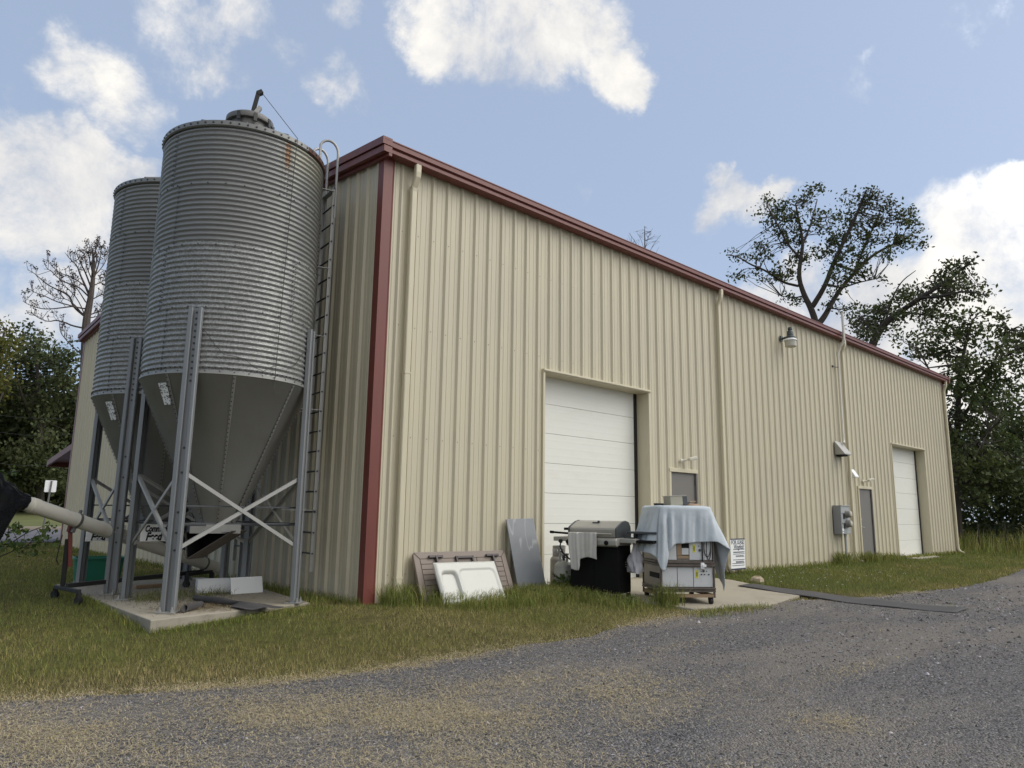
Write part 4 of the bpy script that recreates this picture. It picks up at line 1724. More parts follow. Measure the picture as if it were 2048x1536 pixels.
def deck(x, z):
    ex = min(x + w_ / 2, w_ / 2 - x, z, h_ - z)
    y = -.03
    y += .028 * (1 - sm(0, .03, ex))                       # rounded rim
    bx_, bz_ = (x + .36) / .15, (z - .29) / .235           # basin
    dd = max(abs(bx_), abs(bz_))
    dr = (abs(bx_) ** 5 + abs(bz_) ** 5) ** .2
    y += .11 * (1 - sm(.62, 1.0, dr))
    px_, pz_ = (x - .165) / .345, (z - .30) / .235          # drainer tray
    dp = (abs(px_) ** 9 + abs(pz_) ** 9) ** (1 / 9)
    y += .014 * (1 - sm(.95, .985, dp))
    return y


xs_ = np.linspace(-w_ / 2, w_ / 2, nx_)
zs_ = np.linspace(0, h_, nz_)
cr_ = lambda x, z: 1.0
rows = []
for z in zs_:
    rows.append([(x, deck(x, z), z) for x in xs_])
q.grid(rows)
back = .02
q.add([(-w_ / 2, -.008, 0), (w_ / 2, -.008, 0), (w_ / 2, -.008, h_), (-w_ / 2, -.008, h_), (-w_ / 2, back, 0), (w_ / 2, back, 0), (w_ / 2, back, h_), (-w_ / 2, back, h_)],
      [(4, 5, 6, 7), (0, 1, 5, 4), (1, 2, 6, 5), (2, 3, 7, 6), (3, 0, 4, 7)])
q.build('basin_slab', M['sink'], t, smooth=True, angle=50)
q = MB()
q.lathe([(.0, 0), (.026, 0)], 16, (-.345, .073, .20), M=Matrix.Rotation(R(90), 3, 'X'))
q.build('drain_hole', M['dark'], t, fix=False)

o = MB().bx((-.33, -.02, 0), (.33, 0, 1.25)).build('stone_slab', M['slab'], bevel=.003)
o.location = (2.98, -.34, -.06)
o.rotation_euler = (R(-13.5), R(-1.8), R(2))
tag(o, 'tall grey veined slab leaning on the wall between the table and the white door', 'slab')


def gas_bottle(loc, r_, h_, m_, label, collar=True):
    t = thing('gas_bottle', label, 'gas bottle', loc, 0, 'propane bottles by the grill')
    q = MB()
    body = [(0, .03)] + [(r_ * .8, .03)] + [(r_ * math.sin(R(a)), .09 - .06 * math.cos(R(a))) for a in range(60, 91, 10)]
    body += [(r_, h_ * .5), (r_ + .002, h_ * .5 + .004), (r_, h_ * .5 + .008)]
    body += [(r_ * math.cos(R(a)), h_ - .10 + .10 * math.sin(R(a))) for a in range(0, 81, 10)] + [(.0, h_ + .004)]
    q.lathe(body, 32)
    q.lathe([(r_ * .72, 0), (r_ * .78, .0), (r_ * .78, .05), (r_ * .72, .05)], 24)
    q.build('cylinder', m_, t, smooth=True, angle=50)
    q = MB()
    rc = r_ * .72
    if collar:
        for (a0, a1, z0, z1) in ((0, 360, .10, .15), (0, 360, -.03, .03), (-150, -128, .03, .10), (-95, -75, .03, .10), (-30, 20, .03, .10), (60, 150, .03, .10)):
            q.lathe([(rc, h_ + z0), (rc, h_ + z1)], 28, a0=R(a0), a1=R(a1))
    else:
        rc = r_ * .55
        for (a0, a1, z0, z1) in ((-200, 20, .09, .115), (-110, -88, -.02, .09), (-20, 10, -.02, .09), (150, 190, -.02, .09)):
            q.lathe([(rc, h_ + z0), (rc, h_ + z1)], 28, a0=R(a0), a1=R(a1))
    q.build('collar', m_, t, solid=.006)
    q = MB()
    q.tube([(0, 0, h_), (0, 0, h_ + .08)], .022, 10)
    q.tube([(-.03, 0, h_ + .05), (.06, 0, h_ + .05)], .014, 8)
    q.lathe([(0, .10), (.03, .10), (.03, .08), (0, .08)], 10, (0, 0, h_))
    q.build('valve', M['steel_dark'], t)
    return t


gas_bottle((3.86, -.10, g1(3.86, -.1) - .0), .155, .58, M['tank'], 'taller dark grey propane bottle with a pierced collar against the white door')
gas_bottle((3.58, -.47, g1(3.63, -.43) - .02), .155, .53, M['tank_pale'], 'shorter pale propane bottle beside the left end of the grill', False)

# grill
GZ = -.075
t = thing('gas_grill', 'black and stainless gas grill on casters with a towel over its handle', 'grill', (3.687, -1.187, GZ), R(-74.3))
q = MB()
q.bx((-.42, -.25, .10), (.42, .25, .84))
q.build('cabinet', M['grill_black'], t, bevel=.008)
q = MB()
q.bx((-.415, -.262, .13), (-.004, -.25, .80))
q.bx((.004, -.262, .13), (.415, -.25, .80))
build_each(q, 'cabinet_door', M['grill_black'], t, bevel=.004)
q = MB()
for i in range(2):
    for j in range(3):
        y, z = .03 + .055 * i, .50 + .035 * j
        q.bx((.420, y - .02, z), (.4225, y + .02, z + .016))
q.build('vent_slots', M['steel'], t)
q = MB()
q.prism([(-.27, .84), (-.35, .82), (-.385, .845), (-.385, .925), (-.35, .96), (.26, .96), (.26, .84)], -.44, .44, axis=0)
q.build('control_panel', M['steel'], t, bevel=.015)
for x in (-.40, -.27, .0, .27):
    q = MB()
    q.lathe([(.036, 0), (.036, .006), (.026, .012), (.024, .04), (.0, .042)], 18, (x, -.386, .885), M=Matrix.Rotation(R(90), 3, 'X'))
    q.build('knob', M['grill_black'], t, smooth=True)
lp = [(-.325, .965), (-.335, 1.085), (-.325, 1.11), (-.29, 1.13), (-.10, 1.205), (.04, 1.225), (.17, 1.205), (.25, 1.13), (.275, 1.03), (.27, .965)]
q = MB()
q.prism(lp, -.40, .40, axis=0)
lid_ = q.build('lid', M['steel'], t, bevel=.012)
q = MB()
for x0, x1 in ((.40, .425), (-.425, -.40)):
    q.prism([(y * 1.02, z + (.006 if z > 1 else 0)) for y, z in lp], x0, x1, axis=0)
build_each(q, 'lid_end', M['steel_dark'], lid_, bevel=.006)
q = MB()
q.bx((-.07, -.16, 1.185), (.05, -.13, 1.202))
q.bx((.02, -.16, 1.19), (.05, -.12, 1.225))
q.build('temperature_gauge', M['steel_dark'], lid_)
q = MB()
q.tube([(-.36, -.40, 1.02), (.36, -.40, 1.02)], .014, 12)
for x in (-.33, .33):
    q.tube([(x, -.40, 1.02), (x, -.32, 1.02)], .011, 8)
q.build('lid_handle', M['steel'], lid_, smooth=True)
q = MB()
q.bx((-.74, -.25, .885), (-.42, .24, .955))
q.build('side_shelf', M['steel'], t, bevel=.01)
q = MB()
q.bx((.42, -.25, .885), (.70, .24, .955))
q.build('side_shelf', M['steel'], t, bevel=.01)
MB().bx((.702, -.22, .89), (.98, .24, .935)).build('shelf_extension', M['grill_black'], t, bevel=.01)
q = MB()
q.bx((.50, -.10, 1.03), (.98, .22, 1.065))
q.bx((.55, .05, .95), (.60, .12, 1.04))
q.bx((.86, .05, .93), (.91, .12, 1.04))
q.bx((.46, -.14, .958), (.62, -.02, .975))
q.build('burner_lid', M['steel_dark'], t, bevel=.012)
q = MB()
q.bx((-.62, -.10, 1.06), (-.42, .16, 1.10))
q.bx((-.55, -.04, .955), (-.42, .08, 1.02))
q.tube([(-.46, -.02, 1.0), (-.90, -.02, 1.02)], .018, 10)
q.tube([(-.86, -.02, 1.018), (-.92, -.02, 1.021)], .024, 10)
q.build('rotisserie_rod', M['grill_black'], t)
q = MB()
q.tube([(-.60, -.24, .88), (-.60, -.28, .80), (-.56, -.26, .70), (-.45, -.18, .58), (-.30, .0, .50)], .012, 8)
q.lathe([(.036, 0), (.03, .03), (0, .03)], 14, (-.60, -.25, .885), M=Matrix.Rotation(R(90), 3, 'X'))
q.build('gas_hose', M['black'], t)
for x, y in ((-.38, -.2), (.38, -.2), (-.38, .22), (.38, .22)):
    q = MB()
    q.tube([(x - .02, y, .042), (x + .02, y, .042)], .042, 16)
    q.bar((x - .026, y, .04), (x - .026, y + .01, .11), .008, .04)
    q.bar((x + .026, y, .04), (x + .026, y + .01, .11), .008, .04)
    q.build('caster', M['black'], t)
gm = t.matrix_basis.copy()

# towel over the handle
tw = thing('hand_towel', 'pale grey towel hanging over the front handle of the grill', 'towel')
tw.matrix_world = Matrix.Translation(t.location) @ Matrix.Rotation(R(-74.3), 4, 'Z')
q = MB()
rows = []
for j in range(40):
    s_ = j / 39
    row = []
    for i in range(44):
        f = i / 43
        x = -.36 + .46 * f
        lenF = .48 + .17 * (1 - sm(.30, .36, f)) + .02 * math.sin(f * 7)
        d_ = s_ * lenF - .08
        fold = .007 * math.sin(f * 17 + 1.5) + .004 * math.sin(f * 41 + 2 * s_) + .03 * (1 - sm(.28, .36, f))
        if d_ < 0:
            y, z = -.40 + .02 * math.cos(d_ / .08 * 3.1) - .0, 1.036 - .0 + d_ * .9
            y = -.40 + .018 * (1 if d_ < -.04 else .3)
            z = 1.037 - (.06 * (-d_ / .08) ** 2)
        else:
            y = -.418 - fold * sm(0, .15, s_) - .015 * math.sin(s_ * 2.5)
            z = 1.037 - d_
        x2 = x + (.045 * s_ * (1 if f < .33 else .7)) + .02 * math.sin(s_ * 5) * (f - .5)
        row.append((x2, y, z))
    rows.append(row)
q.grid(rows)
q.build('towel_cloth', M['towel'], tw, smooth=True, solid=.005)
# crumpled clear bag hooked on the right shelf
tb = thing('plastic_bag', 'crumpled whitish plastic bag hanging below the right shelf of the grill', 'plastic bag')
tb.matrix_world = Matrix.Translation(t.location) @ Matrix.Rotation(R(-74.3), 4, 'Z')
q = MB()
rows = []
for j in range(18):
    f = j / 17
    row = []
    for k in range(25):
        a = 2 * math.pi * k / 24
        rr_ = (.035 + .085 * sm(0, .8, f)) * (1 + .22 * math.sin(3 * a + 5 * f) + .12 * math.sin(7 * a - 9 * f))
        row.append((.60 + rr_ * math.cos(a), .02 + rr_ * .8 * math.sin(a), .90 - .47 * f + .02 * math.sin(a * 2)))
    rows.append(row)
q.grid(rows)
q.build('film', M['film'], tb, smooth=True, angle=40)

# draped oven trolley
cz = -.10
cx_, cy_ = 4.54, -2.07
c_rz = R(-35.6)
t = thing('oven_trolley', 'old white double-deck oven on a grimy wheeled frame, half covered by a blue cloth', 'oven trolley', (cx_, cy_, cz), c_rz)
CW, CD = .42, .45
q = MB()
q.bx((-CW, -CD + .02, .25), (CW, CD, .57))
q.build('lower_deck', M['oven_side'], t, bevel=.006)
q = MB()
q.bx((-CW, -CD + .02, .65), (CW, CD, 1.13))
q.bx((-CW + .05, -CD + .06, 1.16), (CW - .05, CD - .05, 1.50))
q.build('upper_deck', M['oven_side'], t, bevel=.006)
fy = -CD + .02
for (x0, x1, z0, z1) in ((-.415, -.165, .262, .558), (-.155, .095, .262, .558), (.105, .415, .262, .558), (-.415, -.165, .67, .95), (.045, .28, .67, .95), (.285, .415, .67, .95)):
    q = MB()
    q.bx((x0, fy - .012, z0), (x1, fy, z1))
    q.build('front_panel', M['oven'], t, bevel=.004)
q = MB()
q.bx((-.16, fy - .004, .69), (.04, fy, .945))
q.build('open_bay', M['dark'], t)
q = MB()
q.bx((-.155, fy - .010, .74), (-.08, fy - .004, .92))
q.bx((-.155, fy - .012, .69), (.035, fy - .004, .735))
q.build('bay_lining', M['wood'], t)
q = MB()
q.bx((-.075, fy - .008, .75), (.035, fy - .004, .85))
q.build('bay_panel', M['oven'], t)
for x, z in ((.135, .455), (.10, .845)):
    q = MB()
    q.bx((x, fy - .0145, z - .06), (x + .045, fy - .0125, z + .06))
    o = q.build('warning_label', M['yellow'], t)
    q = MB()
    q.bx((x + .012, fy - .0165, z - .035), (x + .018, fy - .015, z + .035))
    q.bx((x + .026, fy - .0165, z - .035), (x + .032, fy - .015, z + .035))
    q.build('label_print', M['text'], o)
q = MB()
for x, z, r_ in ((.265, .505, .02), (.23, .45, .012), (.28, .45, .01), (.315, .50, .008), (.35, .45, .012), (.225, .50, .007), (.215, .82, .022), (.20, .88, .008)):
    q.lathe([(r_, 0), (r_ * .9, .012), (0, .013)], 14, (x, fy - .0125, z), M=Matrix.Rotation(R(90), 3, 'X'))
build_each(q, 'dial', M['steel_dark'], t)
q = MB()
for z0, z1, pr in ((.57, .605, .03), (.615, .65, .02), (.225, .25, .03), (.185, .215, .02)):
    q.bx((-CW - .02, -CD - pr, z0), (CW + .03, CD + .02, z1))
build_each(q, 'rail', M['rust_rail'], t, bevel=.004)
q = MB()
q.bx((-CW, -CD - .005, .105), (CW + .02, -CD + .04, .155))
q.bx((-CW, CD - .04, .105), (CW + .02, CD, .155))
q.bx((-CW, -CD + .04, .105), (-CW + .04, CD - .04, .155))
q.bx((CW - .02, -CD + .04, .105), (CW + .02, CD - .04, .155))
q.build('base_frame', M['wood'], t, bevel=.004)
q = MB()
for x in (-CW, CW + .012):
    q.bx((x - .012, -CD - .012, .10), (x + .012, -CD + .02, 1.1))
    q.bx((x - .012, CD - .02, .10), (x + .012, CD + .012, 1.1))
build_each(q, 'upright', M['rust_rail'], t)
# side: perforated panel with slot
q = MB()
q.bx((-CW - .008, -CD + .10, .38), (-CW - .001, .10, .46))
q.build('side_slot', M['dark'], t)
for x, y in ((-CW + .04, -CD + .05), (CW - .03, -CD + .05), (-CW + .04, CD - .05), (CW - .03, CD - .05)):
    q = MB()
    q.tube([(x - .022, y, .05), (x + .022, y, .05)], .05, 18)
    q.bar((x - .03, y, .05), (x - .03, y + .015, .125), .008, .05)
    q.bar((x + .03, y, .05), (x + .03, y + .015, .125), .008, .05)
    q.build('caster', M['black'], t)
q = MB()
for cx2, w_, zc2, dr in ((.335, .055, .88, .16), (.355, .035, .86, .19)):
    q.tube([(cx2 + w_ * math.cos(a), fy - .03 - .012 * math.sin(a), zc2 + dr * math.sin(a)) for a in np.linspace(1.5, 7.7, 30)], .0055, 6)
q.tube([(.245, fy - .025, 1.03), (.25, fy - .03, .9), (.25, fy - .03, .72), (.245, fy - .03, .62)], .010, 6)
q.build('power_cable', M['black'], t)
q = MB()
q.bx((.21, fy - .055, .54), (.27, fy - .02, .63))
q.bx((.23, fy - .07, .565), (.295, fy - .03, .605))
q.build('mains_plug', M['white'], t, bevel=.006)
CM = Matrix.Translation((cx_, cy_, cz)) @ Matrix.Rotation(c_rz, 4, 'Z')

cl = thing('drape_cloth', 'pale blue cloth draped in folds over the oven trolley', 'cloth')
cl.matrix_world = CM
TOP = 1.50
tx, ty = .44, .44
peri = []
NT = 220
for i in range(NT + 1):
    u_ = 4.0 * i / NT
    k = int(u_) % 4
    f = u_ - int(u_)
    corners = [(-tx, -ty), (tx, -ty), (tx, ty), (-tx, ty)]
    a, b = corners[k], corners[(k + 1) % 4]
    peri.append((u_, a[0] + (b[0] - a[0]) * f, a[1] + (b[1] - a[1]) * f))
LT = [(0, .86), (.04, .98), (.08, 1.03), (.12, .96), (.155, .78), (.19, .70), (.24, .63), (.3, .61), (.5, .60), (.7, .59), (.84, .585), (.92, .58), (.97, .60), (1.02, .68), (1.06, .76), (1.10, .80), (1.135, .98), (1.17, 1.26),
      (1.22, 1.36), (1.30, 1.24), (1.45, .95), (1.6, .75), (2, .7), (3, .6), (3.3, .66), (3.6, .74), (3.8, .78), (3.92, .78), (4, .86)]
FT = [(0, .12), (.05, .08), (.10, .03), (.14, .10), (.17, .04), (.25, .03), (.5, .02), (.8, .05), (.93, .16), (1.0, .32), (1.055, .44), (1.10, .33), (1.15, .19), (1.22, .15), (1.35, .14), (1.6, .12), (2, .1), (3, .15), (3.4, .36), (3.7, .34), (3.9, .22), (4, .12)]
lt = np.array(LT)
ft = np.array(FT)
rows = []
ND = 34
for u_, x, y in peri:
    Lh = np.interp(u_, lt[:, 0], lt[:, 1])
    Fl = np.interp(u_, ft[:, 0], ft[:, 1])
    v = Vector((x / tx, y / ty))
    m8 = (abs(v.x) ** 6 + abs(v.y) ** 6) ** (1 / 6)
    ex, ey = x / m8, y / m8
    o_ = Vector((ex / tx ** 2 * abs(ex / tx) ** 3, ey / ty ** 2 * abs(ey / ty) ** 3, 0)).normalized()
    row = [(ex * q_, ey * q_, TOP + .004 * math.sin(9 * ex * q_) + .003 * math.sin(13 * ey)) for q_ in (0, .35, .7, .88)]
    for j in range(ND + 1):
        d_ = Lh * j / ND
        rr_ = .05
        if d_ < rr_ * 1.57:
            an = d_ / rr_
            out, dz = rr_ * math.sin(an) - rr_ * .2, -rr_ * (1 - math.cos(an))
        else:
            dd = d_ - rr_ * 1.57
            out, dz = rr_ * .8 + Fl * dd * 1.0, -rr_ - dd * math.sqrt(max(.2, 1 - Fl ** 2))
        w_ = sm(.05, .35, d_)
        out += w_ * (.016 * math.sin(u_ * 15 + .6) + .010 * math.sin(u_ * 34 + 2.0 * d_) + .006 * math.sin(u_ * 60 + 5 * d_))
        out += w_ * .05 * math.exp(-((u_ - .085) / .035) ** 2) - w_ * .05 * math.exp(-((u_ - .16) / .025) ** 2) + w_ * .03 * math.exp(-((u_ - .23) / .04) ** 2)
        row.append((ex + o_.x * out, ey + o_.y * out, TOP + dz + .006 * math.sin(d_ * 17 + u_ * 5)))
    rows.append(row)
q = MB().grid(rows)
q.build('cloth_sheet', M['cloth'], cl, smooth=True, angle=180, solid=.006, fix=False)

# bits on top of the cloth
t = thing('radio_box', 'small beige metal appliance case tilted on top of the blue cloth', 'appliance')
t.matrix_world = CM @ Matrix.Translation((-.04, -.05, TOP + .012)) @ Matrix.Rotation(R(12), 4, 'Z') @ Matrix.Rotation(R(-4), 4, 'Y')
q = MB()
q.bx((-.13, -.11, .0), (.10, .11, .15))
q.build('case', M['appliance'], t, bevel=.008)
q = MB()
q.bx((.10, -.105, .005), (.19, .105, .14))
q.build('grille', M['steel_dark'], t, bevel=.004)
q = MB()
q.bx((-.14, -.115, .15), (.18, .115, .158))
q.build('top_plate', M['steel'], t)
t = thing('tray', 'flat tan tray lying upside down on the blue cloth right of the appliance case', 'tray')
t.matrix_world = CM @ Matrix.Translation((.26, .0, TOP + .008))
q = MB()
q.lathe([(.17, 0), (.165, .012), (.13, .035), (0, .04)], 28, M=Matrix.Diagonal((1, .8, 1)))
q.build('tray_body', M['wood'], t, smooth=True)
o = MB().lathe([(.0, 0), (.075, 0), (.085, .03), (.08, .035), (0, .02)], 20).build('dark_dish', M['black'], smooth=True)
o.matrix_world = CM @ Matrix.Translation((-.30, -.05, TOP + .008))
tag(o, 'small black dish on the left edge of the blue cloth', 'dish')
t = thing('tool', 'small dark clamp tool on the cloth between the case and the tray', 'tool')
t.matrix_world = CM @ Matrix.Translation((.12, -.12, TOP + .01))
q = MB()
q.bar((0, 0, .01), (.09, .03, .06), .02, .02)
q.bar((.02, 0, .01), (.02, .03, .07), .018, .02)
q.build('jaw', M['steel_dark'], t)
q = MB()
q.tube([(.09, .03, .06), (.20, .05, .07)], .011, 8)
q.build('handle', M['wood'], t)

# lease sign on wire legs by the wall
t = thing('lease_sign', 'white yard sign reading FOR LEASE with dark blue bars, half hidden behind the blue cloth', 'sign', (9.45, -.36, -.04))
q = MB()
q.bx((-.31, -.004, .12), (.31, .004, .80))
b = q.build('sign_board', M['white'], t)
q = MB()
q.bx((-.31, -.0065, .775), (.31, -.0045, .80))
q.bx((-.31, -.0065, .12), (.31, -.0045, .15))
for z, x0, x1 in ((.555, -.2, .28), (.455, -.2, .28), (.49, -.2, .28), (.33, -.22, .27), (.25, -.26, .26), (.205, -.26, .26)):
    q.bx((x0, -.0065, z), (x1, -.0045, z + (.012 if z not in (.49,) else .022)))
q.build('colour_bar', M['navy'], b)
MXs = lambda dx, dz: Matrix.Translation((dx, -.0065, dz)) @ Matrix.Rotation(R(90), 4, 'X')
text_mesh('lettering', 'FOR LEASE', .125, M['navy'], b, MXs(.0, .715), 0, .001, .92)
text_mesh('lettering', 'Wingfield', .15, M['navy'], b, MXs(.03, .615), .35, .0, .75)
q = MB()
rk = random.Random(9)
for z in (.415, .395, .29, .27):        # small print, too fine to read in the photograph
    x = -.10
    while x < .24:
        w_ = rk.uniform(.012, .035)
        q.bx((x, -.0065, z), (x + w_, -.0045, z + .016))
        x += w_ + .012
q.build('small_print', M['navy'], b)
q = MB()
for x in (-.12, .0, .12):
    q.tube([(x, .006, .7), (x, .006, .06), (x + .03, .006, -.12)], .005, 6)
q.build('wire_leg', M['bolt'], t)

# stone by the slab
rk = random.Random(3)
q = MB()
q.lathe([(0, 0), (.13, .0), (.16, .06), (.13, .13), (.06, .16), (0, .165)], 14)
q.v = [(x * (1 + .25 * rk.uniform(-1, 1)), y * (1 + .25 * rk.uniform(-1, 1)), z * (1 + .15 * rk.uniform(-1, 1))) for x, y, z in q.v]
o = q.build('stone', M['rock'], smooth=True, angle=30)
o.location = (8.30, -1.42, g1(8.3, -1.42) - .01)
o.scale = (.85, .85, .85)
tag(o, 'tan fist-shaped stone on the grass at the far corner of the concrete apron', 'stone')

# road sign seen from behind
t = thing('road_sign', 'back of a small square road sign on a thin post beyond the far lawn', 'sign', (2.95, 35.9, -.03))
q = MB()
q.tube([(0, 0, 0), (.14, .0, 2.6)], .045, 8)
q.build('post', M['galv_lid'], t)
q = MB()
q.prism([(x + .12, z + 2.32) for x, z in rrect(.27, .31, .05)], .03, .045, axis=1)
q.build('sign_plate', M['white'], t)


# ================================================================ TREES
def leaf_cloud(centres, per, spread, size, rng, droop=.25):
    """diamond leaves scattered round cluster centres; returns vertices (4 per leaf) and tints"""
    c = np.repeat(np.asarray(centres), per, axis=0)
    n = len(c)
    c = c + rng.normal(0, 1, (n, 3)) * np.array([1, 1, .75]) * spread
    a = rng.normal(0, 1, (n, 3))
    a[:, 2] -= droop
    a /= np.linalg.norm(a, axis=1)[:, None]
    b = rng.normal(0, 1, (n, 3))
    b -= a * (a * b).sum(1)[:, None]
    b /= np.linalg.norm(b, axis=1)[:, None]
    s = (size * rng.uniform(.6, 1.35, n))[:, None]
    V = np.stack([c - a * s * .5, c + b * s * .30 - a * s * .05, c + a * s * .5, c - b * s * .30 - a * s * .05], axis=1)
    tint = np.clip(rng.normal(.45, .25, n) + np.repeat(rng.normal(0, .16, len(centres)), per), 0, 1)
    return V.reshape(-1, 3), tint


def limb_pts(pxs, dist, seed, depth=.10):
    rr_ = random.Random(seed)
    ph, am = rr_.uniform(0, 6), dist * depth * rr_.uniform(-1, 1)
    out = []
    n = len(pxs)
    for i, (u, v) in enumerate(pxs):
        f = i / max(1, n - 1)
        out.append(Vector(PT(u, v, dist + am * f ** 1.2)))
    # smooth by midpoint subdivision
    for _ in range(2):
        o2 = [out[0]]
        for i in range(len(out) - 1):
            o2 += [out[i] * .75 + out[i + 1] * .25, out[i] * .25 + out[i + 1] * .75]
        o2.append(out[-1])
        out = o2
    return out


def tree(name, label, cat, base, dist, limbs, blobs, leaf, mats, dens=1.0, per=14, spread=.30, depth=.5, group=None, seed=1, tips=0, maxtwig=3.5, twig=.018):
    rng = np.random.default_rng(seed)
    bx_, by_ = base
    t = thing(name, label, cat, (bx_, by_, g1(bx_, by_) - .1), 0, group)
    O = Vector(t.location)
    q = MB()
    nodes, lrs = [], []
    for i, (pxs, r0, r1) in enumerate(limbs):
        pts = limb_pts(pxs, dist, seed * 50 + i, .10 if i else 0)
        if i and nodes:      # root each limb on the skeleton already grown
            k = min(range(len(nodes)), key=lambda j: (nodes[j] - pts[0]).length)
            if (nodes[k] - pts[0]).length < dist * .06: pts[0] = nodes[k]
        if i == 0:
            pts = [Vector((bx_, by_, O.z))] + pts
        n = len(pts)
        q.tube([p_ - O for p_ in pts], [r0 + (r1 - r0) * j / (n - 1) for j in range(n)], 8 if r0 > .1 else 5, cap=False)
        nodes += pts
        lrs += [r0 + (r1 - r0) * j / (n - 1) for j in range(n)]
    NP = np.array([tuple(p_) for p_ in nodes])
    cents = []
    for (u, v, rx_, ry_) in blobs:
        sc = dist / 1447.0
        area = math.pi * rx_ * ry_ * sc * sc
        n = max(2, int(area * 2.2 * dens))
        c = PT(u, v, dist + rng.uniform(-1, 1) * dist * .05)
        d = ray(u, v)
        for _ in range(n):
            a, rad = rng.uniform(0, 2 * math.pi), math.sqrt(rng.uniform(0, 1)) * rng.uniform(.75, 1.12)
            p_ = c + rt * (rx_ * sc * rad * math.cos(a)) + np.array([0, 0, 1.0]) * (ry_ * sc * rad * math.sin(a)) + np.array([d[0], d[1], 0]) * rng.normal(0, depth * (rx_ + ry_) * .5 * sc)
            cents.append(p_)
    cents = [c for c in cents if c[2] > O.z + .2]
    twigs = []
    for c in cents:
        dd = np.linalg.norm(NP - c, axis=1)
        k = int(dd.argmin())
        if dd[k] < maxtwig:
            a, b = Vector(NP[k]), Vector(c)
            m = a.lerp(b, .5) + Vector((rng.normal(), rng.normal(), rng.normal() + .4)) * dd[k] * .10
            q.tube([a - O, m - O, b - O], [twig * 1.6, twig * 1.1, twig * .6], 3, cap=False)
            twigs.append((m, b))
    q.build('trunk', mats[1], t, smooth=True, fix=False)
    if cents:
        V, tint = leaf_cloud(np.array(cents), per, spread, leaf, rng)
        o = np_mesh('crown', V - np.array(tuple(O)), 4, mats[0], t, attrs={'tint': tint})
    return t


z6 = lambda L_: [(1240 + a / 2.535, 320 + b / 2.535) for a, b in L_]
b6 = lambda L_: [(1240 + a / 2.535, 320 + b / 2.535, c / 2.535, d / 2.535) for a, b, c, d in L_]


def base_of(u, dist):
    p_ = PT(u, 1060, dist)
    return (p_[0], p_[1])


OAK = (M['leaf_oak'], M['bark'])
MID = (M['leaf_mid'], M['bark'])
tree('broadleaf_tree', 'tall open-crowned dark tree with forked trunk rising behind the roof on the right', 'tree', base_of(1632, 46), 46,
     [(z6([(1010, 1250), (1000, 1000), (995, 830), (968, 750), (935, 690), (905, 600), (915, 500), (930, 420), (905, 300), (890, 220)]), .27, .04),
      (z6([(1000, 840), (1040, 790), (1070, 730), (1120, 650), (1190, 570), (1280, 480), (1400, 420), (1480, 380)]), .20, .03),
      (z6([(975, 745), (1040, 640), (1075, 540), (1130, 420), (1190, 300), (1230, 200), (1250, 150)]), .17, .04),
      (z6([(905, 640), (820, 620), (740, 560), (660, 530), (600, 490), (540, 480)]), .09, .025),
      (z6([(1190, 570), (1230, 460), (1290, 330), (1330, 230)]), .09, .03),
      (z6([(915, 500), (850, 430), (800, 330), (745, 230)]), .09, .03),
      (z6([(930, 420), (970, 320), (1000, 200)]), .08, .03),
      (z6([(1120, 650), (1210, 620), (1310, 600)]), .06, .02),
      (z6([(1075, 540), (1140, 480), (1180, 400)]), .07, .03),
      (z6([(930, 690), (880, 700), (820, 690)]), .06, .02),
      (z6([(1060, 750), (1130, 760), (1190, 735)]), .06, .02)],
     b6([(1000, 160, 50, 22), (950, 190, 75, 30), (735, 205, 32, 28), (715, 260, 36, 22), (770, 300, 55, 45), (840, 240, 60, 45), (880, 310, 75, 45),
         (1000, 250, 58, 22), (1020, 320, 36, 25), (800, 380, 55, 35), (740, 420, 55, 25), (870, 400, 70, 50), (720, 490, 75, 30), (570, 475, 42, 20), (620, 500, 36, 12),
         (700, 575, 45, 25), (780, 600, 60, 32), (830, 560, 60, 40), (920, 500, 60, 50), (850, 690, 48, 18), (890, 722, 18, 12), (1250, 160, 66, 22), (1160, 210, 46, 28),
         (1230, 230, 60, 35), (1340, 220, 60, 30), (1110, 300, 55, 40), (1200, 310, 70, 45), (1310, 310, 70, 42), (1400, 290, 70, 40), (1480, 280, 46, 26), (1500, 340, 36, 26),
         (1060, 390, 60, 42), (1150, 400, 70, 50), (1270, 400, 70, 42), (1380, 400, 70, 40), (1470, 410, 54, 30), (1530, 430, 22, 13), (1040, 460, 52, 34), (1130, 500, 60, 42),
         (1230, 480, 70, 42), (1340, 470, 54, 30), (1150, 590, 70, 34), (1230, 560, 54, 30), (1300, 605, 50, 16), (1080, 640, 50, 34), (1190, 740, 46, 12), (1060, 740, 44, 26),
         (1160, 790, 44, 16), (560, 588, 36, 16), (610, 590, 22, 12)]), .20, OAK, 3.2, 25, .23, seed=3, group='trees beyond the right end of the building')
